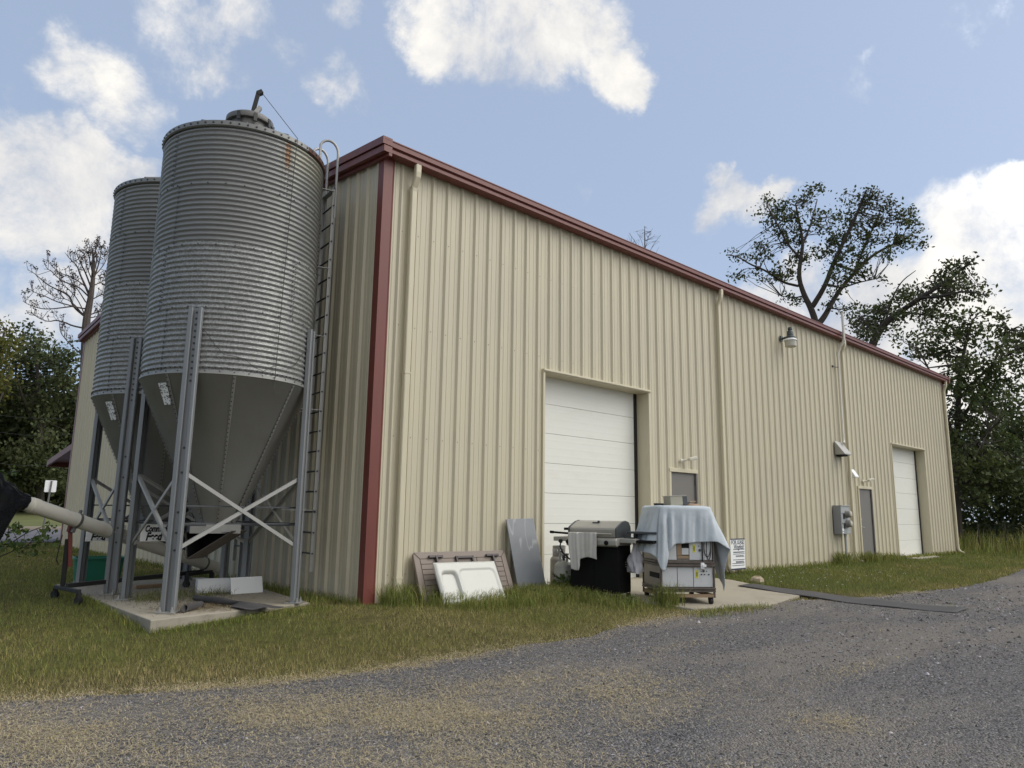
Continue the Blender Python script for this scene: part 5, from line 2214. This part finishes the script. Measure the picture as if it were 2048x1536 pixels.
tree('leaning_tree', 'dark tree leaning steeply to the right above the far end of the roof', 'tree', base_of(1722, 43), 43,
     [(z6([(1240, 1150), (1270, 960), (1300, 890), (1345, 825), (1420, 770), (1520, 700), (1620, 640), (1700, 580), (1785, 510)]), .28, .03),
      (z6([(1345, 825), (1380, 700), (1425, 615), (1500, 560)]), .06, .015),
      (z6([(1520, 700), (1640, 690), (1760, 660), (1860, 690)]), .10, .02),
      (z6([(1420, 770), (1520, 780), (1620, 800)]), .08, .02),
      (z6([(1300, 890), (1240, 820), (1210, 790)]), .07, .02)],
     b6([(1220, 850, 56, 32), (1260, 900, 70, 32), (1210, 800, 46, 32), (1262, 762, 46, 26), (1330, 800, 72, 42), (1380, 742, 62, 32), (1440, 712, 62, 34), (1450, 790, 62, 32),
         (1520, 680, 72, 34), (1530, 755, 72, 34), (1600, 650, 62, 34), (1640, 610, 54, 30), (1690, 560, 54, 34), (1760, 520, 46, 20), (1700, 620, 54, 30), (1720, 680, 70, 34),
         (1800, 650, 54, 20), (1850, 690, 36, 12), (1640, 720, 62, 30), (1620, 790, 54, 26), (1760, 580, 36, 16), (1560, 820, 46, 16), (1380, 850, 36, 26)]),
     .21, OAK, 4.2, 26, .24, seed=5, group='trees beyond the right end of the building')
tree('vine_tree', 'vine-covered tree filling the right edge beside the end of the building', 'tree', base_of(1915, 39), 39,
     [([(1915, 1060), (1912, 950), (1915, 850), (1918, 760), (1930, 690), (1945, 640)], .22, .03),
      ([(1915, 850), (1955, 790), (1990, 720), (2020, 660)], .10, .02),
      ([(1914, 900), (1890, 820), (1860, 740), (1830, 690)], .09, .02),
      ([(1916, 800), (1960, 750), (2030, 700), (2060, 690)], .09, .02),
      ([(1915, 930), (1960, 880), (2010, 830)], .08, .02)],
     b6([(1830, 768, 62, 22), (1730, 800, 72, 32), (1920, 810, 42, 34), (1680, 850, 72, 40), (1560, 860, 62, 32), (1460, 922, 62, 32), (1560, 960, 72, 42), (1650, 930, 72, 42),
         (1750, 900, 72, 50), (1850, 880, 60, 40), (1960, 870, 60, 40), (2000, 950, 54, 50), (1900, 980, 70, 50), (1700, 1010, 92, 50), (1800, 1040, 92, 50), (1900, 1090, 90, 50),
         (1700, 1110, 72, 50), (1960, 1130, 70, 40), (1800, 1160, 90, 42), (1680, 1190, 54, 34), (1480, 992, 46, 20), (2080, 900, 60, 60), (2080, 1060, 60, 50)])
     + [(1960, 800, 40, 25), (1930, 830, 40, 30), (1985, 830, 30, 20), (1920, 880, 40, 35), (1965, 870, 35, 18), (2010, 900, 40, 25), (1950, 920, 50, 30), (1905, 960, 40, 40), (1980, 960, 60, 40), (2040, 940, 40, 40)],
     .21, MID, 3.0, 25, .25, seed=7, group='trees beyond the right end of the building')
tree('bare_tree', 'leafless tip of a tree just showing over the long eave', 'tree', base_of(1290, 52), 52,
     [([(1287, 900), (1287, 640), (1289, 540), (1290, 500), (1289, 452)], .16, .012),
      ([(1289, 540), (1275, 490), (1258, 466)], .03, .008), ([(1289, 530), (1305, 490), (1322, 470)], .03, .008), ([(1290, 505), (1282, 478), (1272, 462)], .02, .006),
      ([(1290, 500), (1297, 472), (1306, 456)], .02, .006), ([(1289, 545), (1310, 510), (1318, 494)], .02, .006), ([(1289, 540), (1265, 505), (1254, 476)], .02, .006)],
     [(1262, 472, 10, 14), (1278, 476, 10, 14), (1290, 470, 9, 16), (1302, 476, 10, 14), (1314, 480, 10, 12)], .06, (M['leaf_dead'], M['bark_dead']), 8.0, 1, .1, seed=9, maxtwig=2.5, twig=.009)

# woods beyond, right: one unbroken mass of shrubs and saplings
def thicket(name, blobs, dist, leaf, mt, dens, per, spread, seed, depth=.5):
    rng = np.random.default_rng(seed)
    cents = []
    for (u, v, rx_, ry_) in blobs:
        sc = dist / 1447.0
        n = max(3, int(math.pi * rx_ * ry_ * sc * sc * 2.2 * dens))
        c = PT(u, v, dist + rng.uniform(-1, 1) * dist * .07)
        d = ray(u, v)
        for _ in range(n):
            a, rad = rng.uniform(0, 2 * math.pi), math.sqrt(rng.uniform(0, 1)) * rng.uniform(.7, 1.15)
            cents.append(c + rt * (rx_ * sc * rad * math.cos(a)) + np.array([0, 0, 1.0]) * (ry_ * sc * rad * math.sin(a)) + np.array([d[0], d[1], 0]) * rng.normal(0, depth * (rx_ + ry_) * .5 * sc))
    cents = np.array([c for c in cents if c[2] > -.1])
    V, tint = leaf_cloud(cents, per, spread, leaf, rng)
    o = np_mesh(name, V, 4, mt, attrs={'tint': tint * .8})
    return tag(o, kind='stuff')


bl = []
rr = random.Random(21)
for u in range(1870, 2330, 34):
    for v in range(880, 1085, 34):
        bl.append((u + rr.uniform(-14, 14), v + rr.uniform(-14, 14), 32, 28))
for u, v in ((2000, 800), (2040, 830), (2090, 760), (2150, 780), (2200, 740), (2250, 800), (2300, 780), (2044, 880), (2036, 900), (2110, 850), (2180, 850), (2260, 860)):
    bl.append((u, v, 36, 36))
o = thicket('undergrowth', bl, 47, .26, M['leaf_mid'], 1.9, 22, .34, 31)
tag(o, 'dense dark undergrowth filling the ground behind the right-hand trees', 'undergrowth')

# left: dense trees behind the far lawn
GL = 'trees beyond the far lawn on the left'
fl = lambda L_: [(a / 3.2, 640 + b / 3.2, c / 3.2, d / 3.2) for a, b, c, d in L_]
tree('dense_tree', 'big dark green tree with two rounded tops filling the space left of the silos', 'tree', base_of(70, 62), 62,
     [([(80, 1000), (80, 900), (78, 820), (75, 740), (70, 690)], .3, .05), ([(80, 870), (110, 800), (128, 740)], .15, .04), ([(80, 860), (45, 800), (30, 740)], .15, .04)],
     fl([(190, 80, 70, 40), (150, 140, 60, 40), (230, 130, 70, 40), (200, 190, 110, 50), (330, 200, 110, 40), (400, 250, 80, 50), (120, 240, 110, 60), (280, 280, 140, 60), (420, 320, 70, 60),
         (380, 400, 90, 60), (250, 380, 130, 60), (110, 350, 100, 60), (60, 430, 60, 50), (180, 470, 120, 60), (330, 500, 110, 60), (430, 560, 50, 60), (110, 560, 90, 50), (240, 590, 130, 60), (380, 640, 80, 60)]) + [(70, 900, 50, 30), (110, 880, 40, 30), (40, 930, 45, 25), (90, 945, 55, 25), (130, 920, 30, 30), (60, 965, 60, 18)],
     .30, OAK, 1.7, 28, .45, seed=41, group=GL)
tree('yellowing_tree', 'yellow-green tree at the extreme left edge of the view', 'tree', base_of(-25, 58), 58,
     [([(-25, 1000), (-22, 880), (-15, 780), (0, 700), (10, 660)], .3, .04), ([(-20, 840), (10, 780), (20, 730)], .1, .03)],
     fl([(20, 60, 40, 50), (40, 120, 50, 50), (0, 160, 70, 60), (50, 210, 40, 40), (-60, 140, 80, 80), (20, 280, 60, 50), (-80, 300, 100, 80), (10, 420, 50, 60), (-90, 470, 90, 90)]),
     .30, (M['leaf_yellow'], M['bark']), 1.4, 24, .42, seed=43, group=GL)
bl = []
for u in range(-160, 175, 30):
    for v in range(800, 1012, 28):
        bl.append((u + rr.uniform(-12, 12), v + rr.uniform(-12, 12), 30, 24))
o = thicket('woodland', bl, 68, .40, M['leaf_oak'], 1.7, 26, .55, 51, .8)
tag(o, 'unbroken dark wood behind the left-hand trees and the far road', 'woodland')

# the dead conifer
z7 = lambda L_: [(a / 6.4, 480 + b / 6.4) for a, b in L_]
DL = [([(1060, 3600), (1080, 2200), (1095, 1230), (1108, 1000), (1150, 800), (1180, 600), (1195, 450), (1200, 250), (1180, 110)], .24, .025),
      ([(1080, 970), (980, 890), (930, 830), (900, 730), (830, 680), (720, 630), (600, 570), (500, 480), (430, 420), (350, 380)], 0.062, .008),
      ([(1065, 880), (900, 840), (720, 790), (560, 710), (440, 670), (380, 630)], 0.037, .008),
      ([(925, 850), (700, 880), (560, 885), (450, 860), (350, 820), (290, 780)], 0.031, .008),
      ([(1075, 1130), (930, 1100), (830, 1055), (715, 1025), (640, 1045), (560, 1030), (460, 980), (400, 920)], 0.043, .008),
      ([(1140, 700), (1080, 560), (1020, 430), (990, 330), (900, 250), (830, 160)], 0.056, .008),
      ([(1170, 620), (1100, 430), (1050, 330), (1000, 230), (960, 120)], 0.043, .008),
      ([(1190, 520), (1250, 350), (1290, 200), (1300, 80)], 0.043, .008),
      ([(1185, 590), (1290, 540), (1380, 500)], 0.031, .008), ([(1160, 770), (1280, 710), (1360, 670)], 0.031, .008), ([(1120, 965), (1260, 920), (1340, 900)], 0.037, .008), ([(1120, 1000), (1250, 980), (1330, 945)], 0.031, .008),
      ([(1140, 730), (1010, 600), (930, 580), (830, 540), (720, 470), (640, 380), (560, 370)], 0.037, .008),
      ([(1130, 650), (1060, 560), (900, 470), (760, 420), (660, 330), (600, 260)], 0.031, .008),
      ([(1100, 800), (1000, 640), (930, 560), (880, 470)], 0.031, .008),
      ([(1040, 1460), (930, 1370), (840, 1270), (770, 1180), (760, 1080)], 0.037, .008),
      ([(1195, 480), (1160, 300), (1130, 180), (1150, 60)], 0.037, .008), ([(1198, 420), (1240, 280), (1230, 150), (1210, 60)], 0.031, .008), ([(1100, 1000), (1000, 760), (850, 600), (760, 560)], 0.031, .008),
      ([(1190, 540), (1120, 380), (1080, 240), (1060, 120)], 0.031, .008), ([(1195, 470), (1300, 360), (1370, 240), (1380, 120)], 0.031, .008), ([(1085, 980), (900, 760), (700, 740), (560, 620)], 0.025, .008)]
rng = np.random.default_rng(77)
twl = []
for pxs, r0, r1 in DL[1:]:
    n = len(pxs)
    for k in range(13):
        f = rng.uniform(.25, 1.0)
        i = min(int(f * (n - 1)), n - 2)
        w_ = f * (n - 1) - i
        a = np.array(pxs[i]) * (1 - w_) + np.array(pxs[i + 1]) * w_
        d = np.array(pxs[i + 1], float) - np.array(pxs[i])
        d /= np.linalg.norm(d)
        nrm = np.array([-d[1], d[0]]) * (1 if rng.random() < .5 else -1)
        if nrm[1] > 0 and rng.random() < .7: nrm = -nrm
        l_ = rng.uniform(50, 120)
        e1_ = a + (d * .8 + nrm * .7) * l_ * .5
        e2_ = e1_ + (d * .4 + nrm * .5 + np.array([0, -.7])) * l_ * .5
        twl.append(([tuple(a), tuple(e1_), tuple(e2_)], .011, .004))
DB = [(l_[0][-1][0], l_[0][-1][1], 14, 14) for l_ in twl if rng.random() < .8]
pb = lambda L_: [(a / 6.4, 480 + b / 6.4, c / 6.4, d / 6.4) for a, b, c, d in L_]
tree('dead_pine', 'leafless dead pine with spreading bare limbs rising left of the silos', 'tree', base_of(166, 36), 36,
     [(z7(a), b, c) for a, b, c in DL] + [(z7(a), b, c) for a, b, c in twl], pb(DB), .075, (M['leaf_dead'], M['bark_dead']), 1.0, 5, .05, seed=61, maxtwig=.6, twig=.006)

# leafy shrub in the left foreground
SD = 12.2
tree('leafy_shrub', 'leafy young shrub at the left edge beneath the black plastic hood', 'shrub', base_of(-20, SD), SD,
     [([(-20, 1130), (0, 1105), (30, 1080), (60, 1062), (95, 1050)], .012, .004), ([(-15, 1130), (10, 1090), (20, 1050), (10, 1030)], .010, .004), ([(-15, 1120), (30, 1100), (60, 1090), (85, 1085)], .010, .004),
      ([(-30, 1120), (-40, 1020), (-20, 960), (20, 945), (42, 940)], .012, .004), ([(-20, 1100), (-40, 1060), (-60, 1020)], .01, .004)],
     [(100, 1085, 14, 9), (75, 1065, 24, 12), (40, 1068, 26, 14), (60, 1052, 28, 12), (88, 1062, 16, 12), (84, 1080, 16, 12), (55, 1080, 26, 12), (20, 1060, 24, 14), (8, 1032, 16, 8), (30, 1100, 26, 9), (5, 1085, 14, 14), (-30, 1070, 30, 40), (-20, 1010, 14, 26), (-30, 960, 20, 14), (20, 946, 16, 4), (8, 955, 10, 5), (0, 1105, 20, 10), (62, 1100, 16, 6)],
     .075, (M['leaf_shrub'], M['bark']), 17.0, 9, .05, seed=71, depth=.9, maxtwig=.4, twig=.003)

# overhead cables against the left-hand trees
for k, (v0, v1, lab) in enumerate(((790, 806, 'uppermost thin cable crossing in front of the left trees'), (826, 838, 'middle thin cable crossing in front of the left trees'), (893, 894, 'lowest thin cable crossing in front of the left trees'))):
    a, b = Vector(PT(-220, v0 - 24, 44)), Vector(PT(260, v1 + 14, 44))
    q = MB()
    q.tube([a.lerp(b, f) - Vector((0, 0, 1.0 * math.sin(f * math.pi))) for f in np.linspace(0, 1, 14)], .006, 4)
    tag(q.build('overhead_cable', M['bolt']), lab, 'cable', 'cables on the left')

# wire stock fence at the foot of the right-hand wood
f0, f1 = PT(1958, 1080, 36.5), PT(2200, 1085, 34)
fd = Vector((f1[0] - f0[0], f1[1] - f0[1], 0))
t = thing('wire_fence', 'rusty wire stock fence on thin posts at the foot of the right-hand wood', 'fence', (f0[0], f0[1], -.15))
q = MB()
for z in (.25, .5, .75, 1.0, 1.2):
    q.tube([fd * f + Vector((0, 0, z + .03 * math.sin(f * 9))) for f in np.linspace(0, 1, 8)], .005, 4)
for k in range(26):
    q.tube([fd * (k / 25) + Vector((0, 0, .2)), fd * (k / 25) + Vector((0, 0, 1.2))], .003, 3)
q.build('wire', M['bolt'], t)
for k in range(5):
    MB().tube([fd * (k / 4) + Vector((0, 0, 0)), fd * (k / 4) + Vector((.02, 0, 1.25))], .022, 6).build('fence_post', M['bark'], t)


# ================================================================ GRASS, STONES, CLIPPINGS
rng = np.random.default_rng(2024)


def polar(n, r0, r1, k, a0=4, a1=93):
    """points round the camera, density falling with distance as r^-k per unit area"""
    u = rng.random(n)
    e = 2 - k
    r_ = (r0 ** e + u * (r1 ** e - r0 ** e)) ** (1 / e) if abs(e) > 1e-6 else r0 * (r1 / r0) ** u
    a = np.radians(rng.uniform(a0, a1, n))
    return CAM[0] + r_ * np.cos(a), CAM[1] + r_ * np.sin(a), r_


def lawn_mask(x, y):
    ok = y > yedge(x) + .05 * rng.normal(0, 1, len(x))
    ok &= ~((x > -.06) & (x < BL + .05) & (y > -.05) & (y < BW + .05))
    ok &= ~inpoly(x, y, PAD)
    ok &= ~inpoly(x, y, APRON, -.02)
    ok &= ~inpoly(x, y, MATP)
    ok &= ~((y > 21.0) & (x < 12) & (y < 53.2))
    ok &= ~((x > 20.3) & (x < 23.4) & (y > -.5))
    return ok


def dryness(x, y):
    e = y - yedge(x)
    d = .95 * (fnoise(x + 40, y + 40, .50, 3, 4) - .5) + .31 + .28 * fnoise(x + 40, y + 40, 2.4, 8, 2) + .42 * (1 - sm(.0, 1.1, e)) - .16
    d += .16 * np.exp(-(((x - .3) / 2.2) ** 2 + ((y + 1.75) / .8) ** 2)) + .12 * np.exp(-(((x + 3.9) / 1.6) ** 2 + ((y + 1.6) / .6) ** 2))
    d -= .30 * (1 - sm(.15, 1.3, -y)) * (x > -.2)
    d -= .10 * ((x < -.6) & (y > -1.5))
    d -= .28 * sm(7.0, 8.5, x)
    return d


def blades(name, x, y, h, w, col, lean=.45, segs=1):
    n = len(x)
    z = gz(x, y)
    a = rng.uniform(0, 2 * np.pi, n)
    t = np.abs(rng.normal(0, lean, n))
    la = rng.uniform(0, 2 * np.pi, n)
    dx, dy = np.cos(la) * t, np.sin(la) * t
    sx_, sy_ = np.cos(a) * w * .5, np.sin(a) * w * .5
    base = np.stack([x, y, z], 1)
    side = np.stack([sx_, sy_, np.zeros(n)], 1)
    if segs == 1:
        tip = base + np.stack([dx * h, dy * h, h], 1)
        V = np.stack([base - side, base + side, tip], 1).reshape(-1, 3)
        return np_mesh(name, V, 3, M['blade'], colors={'col': col})
    m1 = base + np.stack([dx * h * .22, dy * h * .22, h * .5], 1)
    m2 = base + np.stack([dx * h * .62, dy * h * .62, h * .84], 1)
    tip = base + np.stack([dx * h * 1.15, dy * h * 1.15, h * (1 - .25 * np.minimum(t, 1))], 1)
    V = np.stack([base - side, base + side, m1 + side * .8, m1 - side * .8,
                  m1 - side * .8, m1 + side * .8, m2 + side * .5, m2 - side * .5,
                  m2 - side * .5, m2 + side * .5, tip + side * .05, tip - side * .05], 1).reshape(-1, 3)
    return np_mesh(name, V, 4, M['blade'], colors={'col': np.repeat(col, 3, axis=0)})


GREEN, OLIVE, STRAW, LUSH = np.array([.21, .225, .055]), np.array([.34, .305, .10]), np.array([.50, .39, .20]), np.array([.155, .205, .048])


def grass_col(d, n):
    j = rng.normal(0, .23, n)
    f = np.clip(d + j, 0, 1)[:, None]
    c = GREEN * (1 - sm(.25, .5, f)) + OLIVE * sm(.25, .5, f)
    c = c * (1 - sm(.5, .85, f)) + STRAW * sm(.5, .85, f)
    lush = 1 - sm(-.1, .22, f)
    c = c * (1 - lush) + LUSH * lush
    return c * rng.uniform(.5, 1.35, (n, 1))


x, y, r_ = polar(640000, 4.6, 42, 1.55)
ok = lawn_mask(x, y)
# bare earth patches and thin growth towards the road
d0 = dryness(x, y)
ok &= rng.random(len(x)) < np.clip(1.25 - .75 * np.clip(d0, 0, 1), .2, 1)
ok &= ~((np.hypot((x + .55) / .35, (y + 1.05) / .16) < 1) & (rng.random(len(x)) < .8))
x, y, r_, d0 = x[ok], y[ok], r_[ok], d0[ok]
h = (.030 + .018 * fnoise(x + 30, y + 30, .9, 12, 2) + .030 * rng.random(len(x)) ** 3) * (1.15 - .35 * np.clip(d0, 0, 1))
h *= 1 + .9 * (x > 26) + .25 * (x > 8)
w = np.maximum(.0036, .00048 * r_) * rng.uniform(.7, 1.3, len(x))
o = blades('lawn_grass', x, y, h, w, grass_col(d0, len(x)), .55)
tag(o, 'short mown lawn, green with dry straw-coloured patches', 'grass', kind='stuff')

# long uncut grass along walls, pads and round the things left standing
X_, Y_, H_ = [], [], []


def strip(n, fx, fy, h0, h1):
    a, b = fx(n), fy(n)
    X_.append(a)
    Y_.append(b)
    H_.append(rng.uniform(h0, h1, n))


U = lambda a, b: (lambda n: rng.uniform(a, b, n))
NM = lambda m_, s_: (lambda n: rng.normal(m_, s_, n))
strip(900, U(.18, .85), lambda n: -.08 - np.abs(rng.normal(0, .22, n)), .08, .34)
strip(2600, U(.7, 3.6), lambda n: -.45 - np.abs(rng.normal(0, .30, n)), .05, .22)
strip(2600, U(.9, 3.9), lambda n: -.98 - np.abs(rng.normal(0, .22, n)), .05, .20)
strip(2000, U(2.3, 3.5), lambda n: rng.normal(-.70, .33, n), .06, .24)
strip(1700, U(2.9, 3.7), lambda n: rng.normal(-1.5, .45, n), .05, .20)
strip(420, NM(3.93, .10), NM(-2.28, .12), .15, .42)
strip(900, U(3.4, 5.4), lambda n: -2.85 - .12 * (np.arange(n) % 7) / 7 - np.abs(rng.normal(0, .16, n)) - .15 * (rng.random(n)), .04, .13)
strip(2200, U(8.0, 26.0), lambda n: -.06 - np.abs(rng.normal(0, .12, n)), .05, .17)
strip(420, NM(15.35, .18), lambda n: -.1 - np.abs(rng.normal(0, .15, n)), .15, .42)
strip(420, NM(17.0, .35), lambda n: -.1 - np.abs(rng.normal(0, .2, n)), .12, .38)
strip(300, NM(18.6, .4), lambda n: -.1 - np.abs(rng.normal(0, .2, n)), .1, .3)
strip(2600, lambda n: -.06 - np.abs(rng.normal(0, .10, n)), U(-.1, 17.6), .04, .15)
strip(900, lambda n: -.45 + rng.normal(0, .12, n), U(.3, 2.3), .04, .14)
strip(1300, lambda n: -2.80 - np.abs(rng.normal(0, .06, n)), U(.1, 4.9), .03, .11)
strip(1200, U(-2.8, -.55), lambda n: -.05 - np.abs(rng.normal(0, .06, n)), .03, .09)
strip(600, lambda n: rng.normal(8.1, .15, n), U(-5.0, -1.2), .03, .10)
x, y, h = np.concatenate(X_), np.concatenate(Y_), np.concatenate(H_)
ok = ~inpoly(x, y, PAD) & ~inpoly(x, y, APRON, -.015) & ~((x > 0) & (y > -.04) & (x < BL)) & ~inpoly(x, y, MATP, -.04)
ok |= (np.hypot(x - 3.93, y + 2.28) < .3)
x, y, h = x[ok], y[ok], h[ok]
col = grass_col(np.full(len(x), .12) + .15 * (fnoise(x + 9, y + 9, 1.5, 4, 2) - .4), len(x))
dd = np.hypot(x - CAM[0], y - CAM[1])
o = blades('long_grass', x, y, h, np.maximum(.006, .0006 * dd) * rng.uniform(.7, 1.4, len(x)), col, .55, 3)
tag(o, 'uncut long grass along the wall foot and round the leaning slabs and grill', 'grass', kind='stuff')

# rank weeds at the edge of the right-hand wood
n = 9000
a = rng.uniform(26.6, 44, n)
b = rng.uniform(-6, 9, n)
bl_ = np.hypot(a - CAM[0], b - CAM[1])
ok = (b > yedge(a) + .6 + (rng.random(n)) * 1.2) & (bl_ > 33.5)
x, y = a[ok], b[ok]
o = blades('tall_weeds', x, y, rng.uniform(.25, 1.0, len(x)) * (.4 + .6 * sm(33.5, 38, bl_[ok])), rng.uniform(.02, .04, len(x)), grass_col(np.full(len(x), .25), len(x)), .35, 3)
tag(o, 'rank tall weeds along the edge of the right-hand wood', 'weeds', kind='stuff')

# broad-leaved weeds in the long grass and seedlings on the pad
cents = []
for (cx, cy, n_, s_, hh) in ((3.45, -.62, 40, .10, .30), (3.30, -1.35, 14, .08, .10), (3.55, -1.9, 10, .07, .08), (1.0, -.35, 10, .1, .2), (2.55, -.75, 14, .08, .12), (2.9, -1.05, 12, .1, .1)):
    for _ in range(n_):
        cents.append((cx + rng.normal(0, s_), cy + rng.normal(0, s_), g1(cx, cy) + rng.uniform(.03, hh)))
V, tint = leaf_cloud(np.array(cents), 5, .035, .075, rng)
o = np_mesh('broadleaf_weed', V, 4, M['leaf_shrub'], attrs={'tint': tint})
tag(o, 'broad-leaved weeds growing in the long grass by the gas bottles', 'weeds', kind='stuff')
n = 700
x = np.concatenate([rng.normal(-1.75, .32, n), rng.normal(-2.15, .22, n // 2), rng.normal(-1.25, .15, n // 4)])
y = np.concatenate([rng.normal(2.15, .35, n), rng.normal(1.9, .25, n // 2), rng.normal(2.1, .1, n // 4)])
h = rng.uniform(.03, .17, len(x)) * rng.random(len(x)) ** .5
keep = inpoly(x, y, PAD)
x, y, h = x[keep], y[keep], h[keep]
gz_save = gz
gz = lambda a, b: np.zeros(len(a)) + .001
o = blades('pad_weeds', x, y, h, np.full(len(x), .005), grass_col(np.full(len(x), .18), len(x)) * .7, 1.3, 3)
gz = gz_save
tag(o, 'thin wiry weeds sprouting on the silo pad', 'weeds', kind='stuff')


def lying(name, x, y, z, l0, l1, w, col, tilt=.12):
    """dry stalks lying about flat"""
    n = len(x)
    a = rng.uniform(0, 2 * np.pi, n)
    l_ = rng.uniform(l0, l1, n)
    bend = rng.normal(0, .35, n)
    dx, dy, dz = np.cos(a) * l_ * .5, np.sin(a) * l_ * .5, rng.normal(0, tilt, n) * l_ * .5
    px_, py_ = -np.sin(a) * w * .5, np.cos(a) * w * .5
    c = np.stack([x, y, z], 1)
    m_ = c + np.stack([-np.sin(a) * l_ * bend * .3, np.cos(a) * l_ * bend * .3, np.abs(dz) + .002], 1)
    d = np.stack([dx, dy, dz], 1)
    s_ = np.stack([px_, py_, np.zeros(n)], 1)
    V = np.stack([c - d - s_, c - d + s_, m_ + s_, m_ - s_, m_ - s_, m_ + s_, c + d + s_ * .6, c + d - s_ * .6], 1).reshape(-1, 3)
    return np_mesh(name, V, 4, M['straw'], colors={'col': np.repeat(col, 2, axis=0)})


# mown clippings blown over the gravel
x, y, r_ = polar(700000, 3.4, 17, 1.7)
e = yedge(x) - y
xr = x + 5.2
band = np.exp(-((e - 1.25 - .05 * xr) / (.78 + .08 * np.maximum(0, 3 - xr))) ** 2) * (1 - sm(.9, 3.0, x + .6 * y + 5.2))
band = np.maximum(band, .8 * np.exp(-((e - .02) / .17) ** 2))
band = np.maximum(band, .45 * sm(.4, 1.3, e) * (1 - sm(-3.6, -.9, x)))
band = np.maximum(band, .03 * np.exp(-(e / 3.0) ** 2))
clump = fnoise(x + 50, y + 50, 1.3, 23, 4)
for (cx, cy, sx_, sy_, k) in ((1.3, -5.9, 1.0, .16, .5), (-.3, -6.6, .28, .22, .8), (-1.3, -5.7, .8, .2, .35), (1.9, -4.2, .9, .12, .3)):
    band = np.maximum(band, k * np.exp(-(((x - cx) / sx_) ** 2 + ((y - cy) / sy_) ** 2)))
ok = (e > -.35) & (rng.random(len(x)) < band * (.25 + .9 * sm(.30, .66, clump))) & ~inpoly(x, y, APRON, .0) & ~inpoly(x, y, MATP)
x, y, r_ = x[ok], y[ok], r_[ok]
col = np.array([.44, .37, .235]) * rng.uniform(.55, 1.3, (len(x), 1)) * np.stack([np.ones(len(x)), rng.uniform(.92, 1.05, len(x)), rng.uniform(.75, 1.15, len(x))], 1)
o = lying('dry_clippings', x, y, gz(x, y) + .026 + .012 * rng.random(len(x)), .015, .062, np.maximum(.0024, .00044 * r_), col, .2)
tag(o, 'straw-coloured mown clippings scattered over the near gravel', 'clippings', kind='stuff')
# litter of dry stalks on the silo pad
n = 1500
x, y = rng.normal(-1.95, .30, n), rng.normal(.75, .26, n)
x2, y2 = rng.uniform(-2.75, -.5, 700), rng.uniform(.3, 4.5, 700)
x, y = np.concatenate([x, x2]), np.concatenate([y, y2])
k = inpoly(x, y, PAD, -.02)
x, y = x[k], y[k]
col = np.array([.24, .19, .11]) * rng.uniform(.3, 1.2, (len(x), 1))
o = lying('pad_litter', x, y, np.full(len(x), .006) + .02 * rng.random(len(x)) * (np.hypot(x + 1.95, y - .75) < .4), .03, .13, np.full(len(x), .005), col, .15)
tag(o, 'dry stalks and spilt litter lying on the silo pad', 'litter', kind='stuff')

# loose stones on the road surface
x, y, r_ = polar(78000, 3.3, 20, 1.75)
lane = fnoise(x * .35 + 60, y * 1.1 + 60, 1.0, 33, 3)      # packed wheel lines carry fewer loose stones
ok = (y < yedge(x) + .04) & (rng.random(len(x)) < .30 + .9 * sm(.38, .60, lane)) & ~inpoly(x, y, APRON, .01) & ~inpoly(x, y, MATP)
x, y, r_ = x[ok], y[ok], r_[ok]
n = len(x)
s = np.maximum(.006, .00105 * r_) * rng.uniform(.5, 1.6, n) * (1 + .8 * (rng.random(n) < .05) + 1.0 * (rng.random(n) < .004))
octv = np.array([[1, 0, 0], [0, 1, 0], [-1, 0, 0], [0, -1, 0], [0, 0, 1]], float)
P_ = octv[None] * rng.uniform(.65, 1.25, (n, 5, 3)) * np.array([1, 1, .62])
a = rng.uniform(0, 2 * np.pi, n)
ca, sa = np.cos(a)[:, None], np.sin(a)[:, None]
P_ = np.stack([P_[..., 0] * ca - P_[..., 1] * sa, P_[..., 0] * sa + P_[..., 1] * ca, P_[..., 2]], -1)
P_[..., 2] += rng.normal(0, .22, (n, 5))
P_ = P_ * s[:, None, None] + np.stack([x, y, gz(x, y) + .021], 1)[:, None]
F_ = np.array([[0, 1, 4], [1, 2, 4], [2, 3, 4], [3, 0, 4]])
V = P_[:, F_].reshape(-1, 3)
g_ = .04 + .26 * rng.random(n) ** 1.3
g_ = np.where(rng.random(n) < .03, rng.uniform(.3, .5, n), g_)
col = np.stack([g_ * rng.uniform(.98, 1.10, n), g_ * .985, g_ * rng.uniform(.93, 1.06, n)], 1)
o = np_mesh('loose_stones', V, 3, M['stone'], colors={'col': np.repeat(col, 4, axis=0)})
tag(o, 'loose blue-grey crushed stones covering the road', 'gravel', kind='stuff')

# white clover heads in the right-hand lawn
n = 70
x, y = rng.uniform(8.6, 14, n), rng.uniform(-2.6, -.4, n)
V, tint = leaf_cloud(np.stack([x, y, gz(x, y) + .055], 1), 5, .006, .014, rng)
o = np_mesh('clover_flowers', V, 4, M['white'])
tag(o, 'white clover heads dotted over the lawn right of the apron', 'flowers', kind='stuff')
